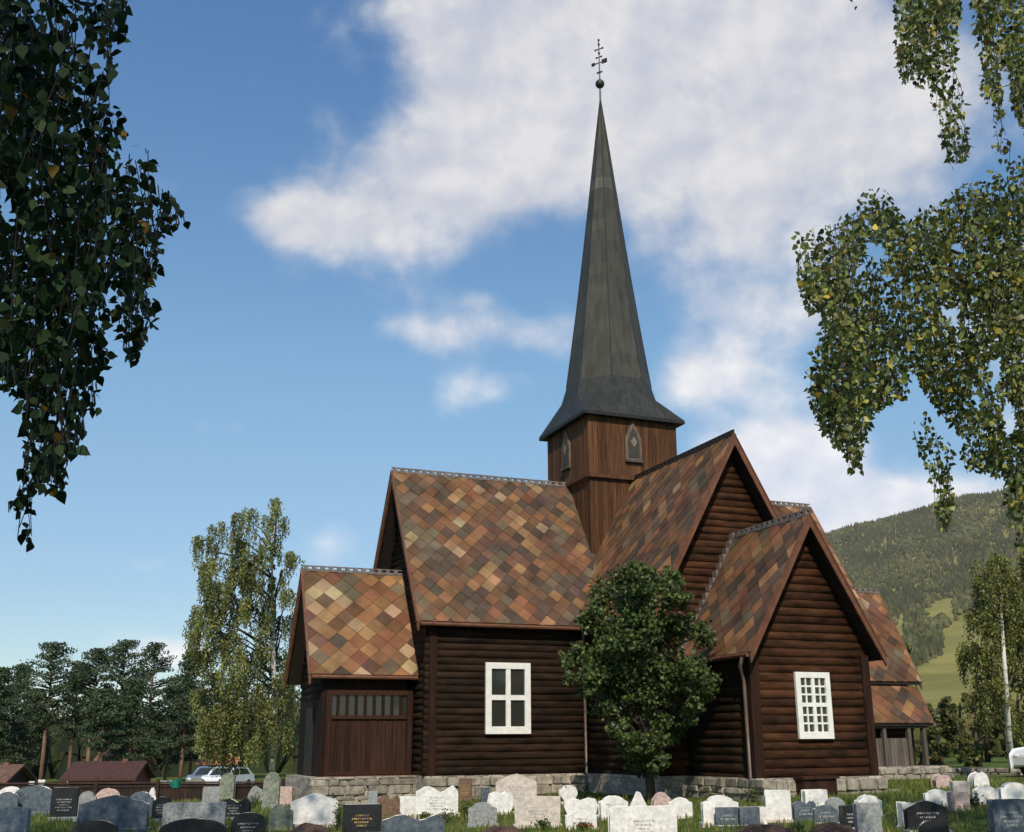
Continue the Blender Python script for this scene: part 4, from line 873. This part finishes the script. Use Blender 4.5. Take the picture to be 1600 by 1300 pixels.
def house(label,px,D,wd_,dp,hw_,hr,wallm,roofm,rz,name='house',windows=2):
    b=ground_D(px,D); r=empty(name,b,rz); tag(r,label,'house')
    mb=MB(); mb.prism([(-dp/2,-.4),(dp/2,-.4),(dp/2,hw_),(0,hr-.12),(-dp/2,hw_)],'x',-wd_/2,wd_/2); mb.build('wall',wallm,r)
    mb=MB(); k=(hr-hw_)/(dp/2); e=.4
    for s in (-1,1): mb.prism([(0,hr),(s*(dp/2+e),hw_-e*k),(s*(dp/2+e),hw_-e*k-.12),(0,hr-.13)],'x',-wd_/2-.35,wd_/2+.35)
    ro_=mb.build('roof',roofm,r); mb=MB(); mb.box(wd_*.2,wd_*.2+.3,-.15,.15,hr-.3,hr+.12); mb.build('chimney','roofbrown',ro_)
    for i in range(windows):
        x=-wd_/2+wd_*(i+.6)/(windows+.2); mb=MB()
        mb.box(x-.5,x+.5,-dp/2-.05,-dp/2-.001,.9,1.0); mb.box(x-.5,x+.5,-dp/2-.05,-dp/2-.001,1.8,1.9); mb.box(x-.5,x-.4,-dp/2-.05,-dp/2-.002,1.0,1.8); mb.box(x+.4,x+.5,-dp/2-.05,-dp/2-.002,1.0,1.8); wn=mb.build('window','white',r)
        mb=MB(); mb.box(x-.4,x+.4,-dp/2-.03,-dp/2-.003,1.,1.8); mb.build('pane','glass',wn)
    mb=MB(); mb.box(wd_*.05,wd_*.05+.9,-dp/2-.04,-dp/2-.001,0,hw_-.25); d_=mb.build('door','dark',r)
    return r
house('brown roofed cabin at the left edge below the pines',-4,62,2.6,3.6,1.35,2.05,'dark','roofbrown',-.35,windows=0)
house('red house with a dark red roof behind the fence between bare pine trunks',176,64,3.4,4,1.4,2.15,'housered','roofred',-.3,windows=0)
house('house with a sunlit orange roof behind the red house',196,80,2.8,4,1.6,2.75,'housered','rooforange',-.4,windows=0)
house('small cabin with an orange roof left of the weeping birch trunk',350,88,2.6,3.4,1.7,2.6,'housered','rooforange',-.35,windows=0)
def car(label,px,D,rz,m,zoff=0.,sc_=1.):
    b=ground_D(px,D); b.z+=zoff; r=empty('parked_car',b,rz); tag(r,label,'car')
    pr=[(-2.1,.35),(-2.12,.75),(-1.95,.9),(-1.25,.97),(-.65,1.38),(-.3,1.45),(.75,1.45),(1.15,1.36),(1.75,.98),(2.05,.92),(2.15,.6),(2.1,.35),(1.72,.33),(1.6,.6),(1.35,.7),(1.1,.6),(1.0,.33),(-1.0,.33),(-1.1,.6),(-1.35,.7),(-1.6,.6),(-1.72,.33)]
    mb=MB(); mb.prism(pr,'y',-.82,.82); mb.build('body',m,r,bevel=.07)
    for s in (-1,1):
        mb=MB(); y0,y1=sorted((s*.80,s*.826)); mb.prism([(-1.1,1.0),(-.6,1.33),(-.05,1.37),(-.05,1.0)],'y',y0,y1); mb.prism([(.02,1.0),(.02,1.37),(.72,1.37),(1.1,1.28),(1.5,1.0)],'y',y0,y1); mb.build('side_window','glass',r)
    mb=MB(); mb.add([(-1.24,-.7,.985),(-1.24,.7,.985),(-.67,.62,1.375),(-.67,-.62,1.375)],[(0,1,2,3)]); mb.build('windscreen','glass',r).location=(-.015,0,.02)
    for x in (-1.35,1.35):
        for s in (-1,1):
            mb=MB(); y0,y1=sorted((s*.62,s*.84)); mb.prism([(x+.33*math.cos(a*PI/8),.33+.33*math.sin(a*PI/8)) for a in range(16)],'y',y0,y1); wh=mb.build('wheel','rubber',r); mb=MB(); y0,y1=sorted((s*.84,s*.85)); mb.prism([(x+.2*math.cos(a*PI/8),.33+.2*math.sin(a*PI/8)) for a in range(16)],'y',y0,y1); mb.build('rim','rim',wh)
    for s in (-.6,.6): mb=MB(); mb.ball((-2.08,s,.72),(.06,.16,.08)); mb.build('headlight','white',r)
    return r
car('white car parked beneath the small orange-roofed cabin',360,74,.95,'carwhite')
car('silver-blue car parked left of the white one behind the fence',336,77,.95,'carblue')
car('white car half cut off by the right edge behind the stone wall',1668,40,.1,'carwhite')
# watering can
c0=ground_D(280,37); c0.z+=.0; r=empty('watering_can',c0); tag(r,'teal plastic watering can hung on the fence behind the graves','watering can')
mb=MB(); mb.tube([(0,0,.42),(0,0,.66)],.13,12); mb.build('can','teal',r); mb=MB(); mb.tube([(-.12,0,.46),(-.30,0,.68)],.025,6); mb.build('spout','teal',r); mb=MB(); mb.tube([(.1,0,.46),(.22,0,.55),(.16,0,.68),(.0,0,.70)],.016,6); mb.build('handle','teal',r)
# ---------------------------------------------------------------- gravestones
def outline(shape,w,h,R):
    x=w/2
    if shape=='rect': return [(-x,0),(x,0),(x,h*.98),(x*.93,h),(-x*.94,h),(-x,h*.97)]
    if shape=='arch':
        return [(-x,0),(x,0)]+[(x*math.cos(a),h*.62+h*.38*math.sin(a)) for a in [PI*i/12 for i in range(13)]]
    if shape=='shoulder':
        return [(-x,0),(x,0),(x,h*.72),(x*.78,h*.78)]+[(x*.7*math.cos(a),h*.78+h*.22*math.sin(a)) for a in [PI*i/8 for i in range(9)]]+[(-x*.78,h*.78),(-x,h*.72)]
    if shape=='gable': return [(-x,0),(x,0),(x*1.0,h*.72),(x*.35,h*.93),(0,h),(-x*.35,h*.93),(-x,h*.72)]
    if shape=='peak': return [(-x,0),(x,0),(x*.12,h),(-x*.1,h)]
    if shape=='round': return [(-x*.45,0),(x*.45,0)]+[(x*math.cos(a),h*.55+h*.45*math.sin(a)) for a in [-.9+(PI+1.8)*i/16 for i in range(17)]]
    if shape=='wave': return [(-x,0),(x,0),(x,h*.8)]+[(x*(1-2*i/10),h*(.86+.12*math.sin(i*.95+1))) for i in range(1,10)]+[(-x,h*.78)]
    if shape=='heart': return [(-x*.8,0),(x*.8,0),(x,h*.6),(x*.85,h*.92),(x*.45,h),(0,h*.84),(-x*.45,h),(-x*.88,h*.9),(-x,h*.55)]
    if shape=='column': return [(-x,0),(x,0),(x,h*.16),(x*.72,h*.2),(x*.66,h*.8),(x*.8,h*.84),(x*.5,h),(-x*.5,h),(-x*.8,h*.84),(-x*.66,h*.8),(-x*.72,h*.2),(-x,h*.16)]
    # boulder
    return [(-x*.9,0),(x*.9,0)]+[(x*R.uniform(.86,1.04)*math.cos(a),h*.35+h*.63*R.uniform(.86,1.05)*math.sin(a)) for a in [.05+(PI-.1)*i/9 for i in range(10)]]
def stone(i,xc,yt,w,yb,shape,m,label,ins=None):
    R=random.Random(500+i); p=on_ground(xc,yb); D=(p-CAM).dot(FW); W=w*D/F; H=(yb-yt)*D/F*1.02; th={'round':.14,'boulder':.3}.get(shape,R.uniform(.12,.2))
    rz=-.30+R.uniform(-.16,.16); r=empty('gravestone',(p.x,p.y,gh(p.x,p.y)-.02),rz); tag(r,label,'gravestone','gravestones in the churchyard')
    pb=.0
    if shape not in('boulder',) : pb=min(.14,H*.16)
    o=outline(shape,W,H-pb,R)
    if m in('marble','cream','pink','mossy'): o=[(a+R.uniform(-.012,.012)*W,b if b<.01 else b+R.uniform(-.012,.012)*H) for a,b in o]
    mb=MB(); mb.prism([(a,b+pb) for a,b in o],'y',-th/2,th/2); mb.build('headstone',m,r,bevel=.022 if W<.5 else .03)
    if pb:
        mb=MB(); mb.box(-W*.58,W*.58,-th*.95,th*.85,-.12,pb-.002); mb.build('base',{'black':'grey','slate':'slate','marble':'cream'}.get(m,m),r,bevel=.015)
    if ins:
        if m!='mossy':
            mb=MB(); mb.box(-W*.34,W*.34,-th/2-.006,-th/2-.0005,pb+(H-pb)*.16,pb+(H-pb)*.66); mb.build('inscription',insfor(m,ins),r)
    return r
GS=[(12,1230,34,1272,'arch','marble','white arch-topped gravestone at the very left edge'),
(9,1240,30,1276,'arch','slate','dark arched gravestone in front of the white arch at the left edge','inlay'),
(18,1264,46,1312,'rect','grey','shaded light-rimmed grey slab in the bottom left corner','darkinlay'),
(46,1220,40,1244,'rect','marble','low white block gravestone behind the blue-grey arch'),
(50,1231,56,1274,'arch','slate','broad blue-grey arched gravestone in shade near the left edge','inlay'),
(98,1232,38,1282,'rect','black','tall black square gravestone in the left shade','inlay'),
(118,1210,27,1238,'gable','cream','cream pointed gravestone standing before the red house','darkinlay'),
(144,1217,15,1242,'peak','marble','small white peaked marker next to the cream pointed stone'),
(168,1233,34,1254,'boulder','pink','low pinkish boulder stone right of the small white marker'),
(133,1238,28,1275,'shoulder','grey','grey shouldered gravestone touching the tall black one','darkinlay'),
(175,1246,100,1300,'gable','slate','widest blue-grey gravestone in the left shade','inlay'),
(207,1209,28,1238,'rect','pink','pinkish square gravestone rising above the others against the fence','darkinlay'),
(218,1237,36,1272,'shoulder','slate','dark blue shouldered gravestone below the pinkish square one','inlay'),
(237,1231,14,1250,'peak','marble','tiny white triangular stone beside the dark blue shouldered one'),
(258,1220,24,1246,'rect','grey','grey square gravestone left of the watering can','darkinlay'),
(252,1246,27,1282,'arch','black','small black arch in front of the grey square stone','inlay'),
(305,1216,27,1244,'arch','mossy','greenish arched gravestone right of the watering can','darkinlay'),
(329,1230,25,1258,'rect','grey','light grey block left of the tall mossy arch','darkinlay'),
(302,1257,90,1296,'rect','grey','wide pale grey granite slab in the left half','darkinlay'),
(354,1211,21,1250,'arch','mossy','tall narrow mossy arch before the weeping birch','darkinlay'),
(366,1249,44,1279,'wave','black','black wavy-topped gravestone right of the wide grey slab','inlay'),
(387,1272,48,1314,'arch','black','black arched gravestone close to the camera, left of centre','inlay'),
(146,1286,64,1330,'arch','black','rounded black gravestone cut by the bottom edge at the left'),
(299,1284,96,1334,'arch','black','widest rounded black gravestone cut by the bottom edge'),
(423,1209,23,1262,'arch','mossy','tall greenish arched gravestone left of the foundation corner','darkinlay'),
(438,1256,36,1296,'shoulder','mossy','mossy grey shouldered gravestone in front of the tall greenish arch','darkinlay'),
(445,1229,22,1258,'rect','pink','pale pink block gravestone behind the mossy shouldered one'),
(400,1228,24,1252,'boulder','grey','squat grey rock marker between two mossy arches'),
(490,1243,68,1292,'gable','marble','large white gabled gravestone with engraved panel left of centre','darkinlay'),
(490,1226,20,1246,'peak','grey','small pale spike behind the large white gabled stone'),
(546,1234,38,1258,'rect','brownstone','brown polished block below the boarded annex','gold'),
(570,1224,66,1242,'boulder','cream','long low cream stone behind the brown polished block'),
(582,1236,14,1260,'rect','grey','narrow grey post stone right of the brown polished block'),
(565,1259,58,1306,'rect','black','large black square gravestone left of centre','gold'),
(607,1243,32,1278,'wave','brownstone','brown gravestone with gilt lettering under the nave corner','gold'),
(636,1243,27,1274,'rect','marble','plain white square gravestone touching the brown gilt one'),
(682,1230,62,1276,'wave','marble','large white uneven-topped gravestone below the nave wall','darkinlay'),
(696,1218,20,1240,'rect','mossy','dark green square stone behind the white uneven one'),
(727,1217,20,1252,'rect','brownstone','narrow brown gravestone upright against the foundation','gold'),
(758,1232,12,1256,'rect','slate','slim dark marker right of the narrow brown stone'),
(645,1276,92,1318,'wave','slate','wide dark navy gravestone low at the bottom centre','inlay'),
(754,1256,42,1290,'shoulder','grey','grey shouldered gravestone left of the great pale gabled one','darkinlay'),
(807,1213,60,1262,'gable','cream','tallest pale gabled gravestone below the nave window','darkinlay'),
(782,1240,36,1272,'heart','marble','white heart-topped stone leaning on the pale gabled one'),
(840,1247,66,1292,'rect','cream','broad beige square gravestone in the centre','darkinlay'),
(888,1227,26,1254,'round','marble','white disc-shaped gravestone left of the rowan'),
(908,1247,50,1274,'heart','marble','white gravestone with dark inscription under the disc-shaped one','darkinlay'),
(908,1267,46,1296,'shoulder','marble','white shouldered stone with red flowers at its foot','darkinlay'),
(959,1243,42,1278,'shoulder','marble','white shouldered gravestone just below the rowan trunk','darkinlay'),
(998,1240,27,1268,'peak','marble','white triangular gravestone below the rowan'),
(1034,1240,28,1266,'boulder','pink','pink rough stone right of the white triangle'),
(1005,1263,104,1312,'rect','marble','widest white gravestone in front at the centre','darkinlay'),
(1064,1248,34,1278,'shoulder','marble','white round-shouldered gravestone right of the pink rough one'),
(1126,1245,54,1290,'shoulder','marble','white domed gravestone behind a dark plaque'),
(1137,1263,34,1292,'rect','slate','dark square plaque stone in front of the white domed one','inlay'),
(1172,1263,30,1292,'rect','slate','plain blue slate gravestone right of the dark plaque'),
(1192,1262,11,1290,'rect','marble','slim white marker between the slate stone and the white square'),
(1217,1236,36,1284,'rect','marble','tall white square gravestone below the sacristy corner'),
(1274,1235,36,1262,'rect','marble','white block gravestone in front of the cellar hatch'),
(1257,1250,34,1280,'wave','slate','blue slate wavy gravestone in front of the white block','inlay'),
(1290,1256,34,1284,'shoulder','slate','blue slate shouldered gravestone left of the small black one','inlay'),
(1306,1246,26,1276,'arch','grey','pale grey arch behind the blue slate shouldered stone','darkinlay'),
(1328,1258,24,1294,'rect','black','small black square gravestone below the hatch corner','inlay'),
(1358,1242,38,1276,'shoulder','marble','white-topped gravestone above the grey slab at right'),
(1358,1257,36,1306,'rect','grey','upright grey slab covering the white-topped stone','darkinlay'),
(1416,1252,16,1292,'rect','marble','narrow white stone at the left side of the charcoal gable'),
(1449,1251,60,1298,'gable','black','polished charcoal gabled gravestone on the right','inlay'),
(1462,1286,40,1330,'arch','black','black arch cut by the bottom edge on the right'),
(1472,1208,27,1230,'boulder','pink','pinkish boulder by the porch end of the stone wall'),
(1530,1206,27,1230,'boulder','marble','white boulder in front of the dry stone wall'),
(1466,1233,38,1258,'shoulder','marble','white shouldered gravestone beside the grass strip on the right','darkinlay'),
(1501,1221,28,1246,'rect','cream','beige square gravestone behind the pink inscribed one'),
(1499,1236,28,1264,'rect','pink','pink inscribed gravestone with a dark shrub next to it','darkinlay'),
(1541,1228,32,1254,'gable','marble','white gabled gravestone right of the dark shrub'),
(1586,1222,46,1256,'shoulder','marble','large white shouldered gravestone at the right edge'),
(1580,1250,62,1308,'rect','slate','large dark slate gravestone in the bottom right corner','inlay'),
]
for i,g in enumerate(GS): stone(i,*(g if (i%3!=1) else g[:7]))
# flowers, small shrubs, mounds
def shrub(name,label,cat,px,yb,w,h,cols,wt,flower=None):
    p=on_ground(px,yb); D=(p-CAM).dot(FW); R=w*D/F/2; H=h*D/F; r=empty(name,(p.x,p.y,gh(p.x,p.y))); tag(r,label,cat,'small plants on the graves')
    mb=MB()
    for k in range(6): a=random.random()*6; mb.tube([(0,0,-.03),(math.cos(a)*R*.6,math.sin(a)*R*.6,H*.8)],[.012,.005],4)
    mb.build('stem','bark',r)
    P=rng.normal(size=(260,3))*np.array([R*.5,R*.5,H*.26])+np.array([0,0,H*.5]); P[:,2]=np.abs(P[:,2]); leaves('foliage',P,rng.uniform(.03,.06,260),pal(260,cols,wt),'leaf',r,LEAF4)
    if flower:
        P=rng.normal(size=(26,3))*np.array([R*.5,R*.4,H*.15])+np.array([0,-R*.3,H*.75]); leaves('blossom',P,rng.uniform(.05,.07,26),np.ones((26,3)),flower,r,LEAF6)
G1=[(.06,.10,.02),(.10,.14,.03),(.16,.17,.05)]
for (nm,lb,ct,px,yb,w,h,fl) in [('grave_shrub','round dark green shrub between the pink and the gabled white stones','shrub',1522,1262,30,22,None),('flower_bed','red flowers in front of the white shouldered stone','flowers',912,1298,20,12,'redflower'),('grave_shrub','green tuft at the foot of the white uneven stone','shrub',664,1280,22,12,None),('grave_shrub','yellow-green bush right of the tuft below the white uneven stone','shrub',698,1284,30,20,None),('grave_shrub','small green plant in front of the beige square stone','shrub',848,1296,22,16,None),('grave_shrub','low plant beside the tallest pale gabled stone','shrub',728,1276,22,20,None),('grave_shrub','ivy-green plant left of the large black square stone','shrub',527,1298,16,40,None),('grave_shrub','green bush against the foundation right of the downpipe foot','shrub',1178,1252,22,24,None),('grave_shrub','plant at the foot of the widest white stone','shrub',1050,1302,24,22,None),('grave_shrub','plant in the gap right of the mossy shouldered stone','shrub',398,1262,22,24,None),('flower_bed','reddish flowers before the light grey block left of the mossy arch','flowers',395,1238,22,16,'redflower'),('grave_shrub','tuft between the small black stone and the grey slab','shrub',1246,1300,20,16,None)]:
    shrub(nm,lb,ct,px,yb,w,h,[(.02,.045,.015),(.035,.06,.02)] if 'dark green' in lb else G1,[1,1] if 'dark green' in lb else [2,2,1],fl)
for (lb,px,yb,w,h) in [('reddish-brown earth mound in the bottom right foreground',1180,1318,190,28),('brown earth mound at the bottom below the slate stones',1300,1312,90,22),('dark earth mound at the bottom centre left',470,1316,110,26),('dark earth mound at the bottom centre',770,1320,160,26)]:
    p=on_ground(px,yb); D=(p-CAM).dot(FW); mb=MB(); mb.ball((0,0,0),(w*D/F/2,.6,h*D/F),26,14); 
    mb.v=[(v[0],v[1],v[2]*(1+.25*math.sin(v[0]*5+v[1]*3))+.03*math.sin(v[0]*17+v[1]*11)) for v in mb.v]
    o=mb.build('earth_mound','soil',smooth=True); o.location=(p.x,p.y,gh(p.x,p.y)-.03); o.rotation_euler=(0,0,-YAW); tag(o,lb,'earth mound','earth mounds in the foreground')

# ---------------------------------------------------------------- air
me=bpy.data.meshes.new('haze'); hb=MB(); hb.box(-3300,3600,-3300,3600,-40,900); ho=hb.build('haze','dark'); ho.data.materials.clear()
hm=bpy.data.materials.new('haze'); hm.use_nodes=True; ht=hm.node_tree
for n_ in list(ht.nodes):
    if n_.type!='OUTPUT_MATERIAL': ht.nodes.remove(n_)
pv=ht.nodes.new('ShaderNodeVolumePrincipled'); pv.inputs['Density'].default_value=.000065; pv.inputs['Color'].default_value=(1,.96,.86,1); pv.inputs['Anisotropy'].default_value=.0
ht.links.new(pv.outputs[0],[n_ for n_ in ht.nodes if n_.type=='OUTPUT_MATERIAL'][0].inputs['Volume']); ho.data.materials.append(hm); tag(ho,'thin pale haze filling the valley air','haze',kind='stuff')
sc.cycles.volume_bounces=0
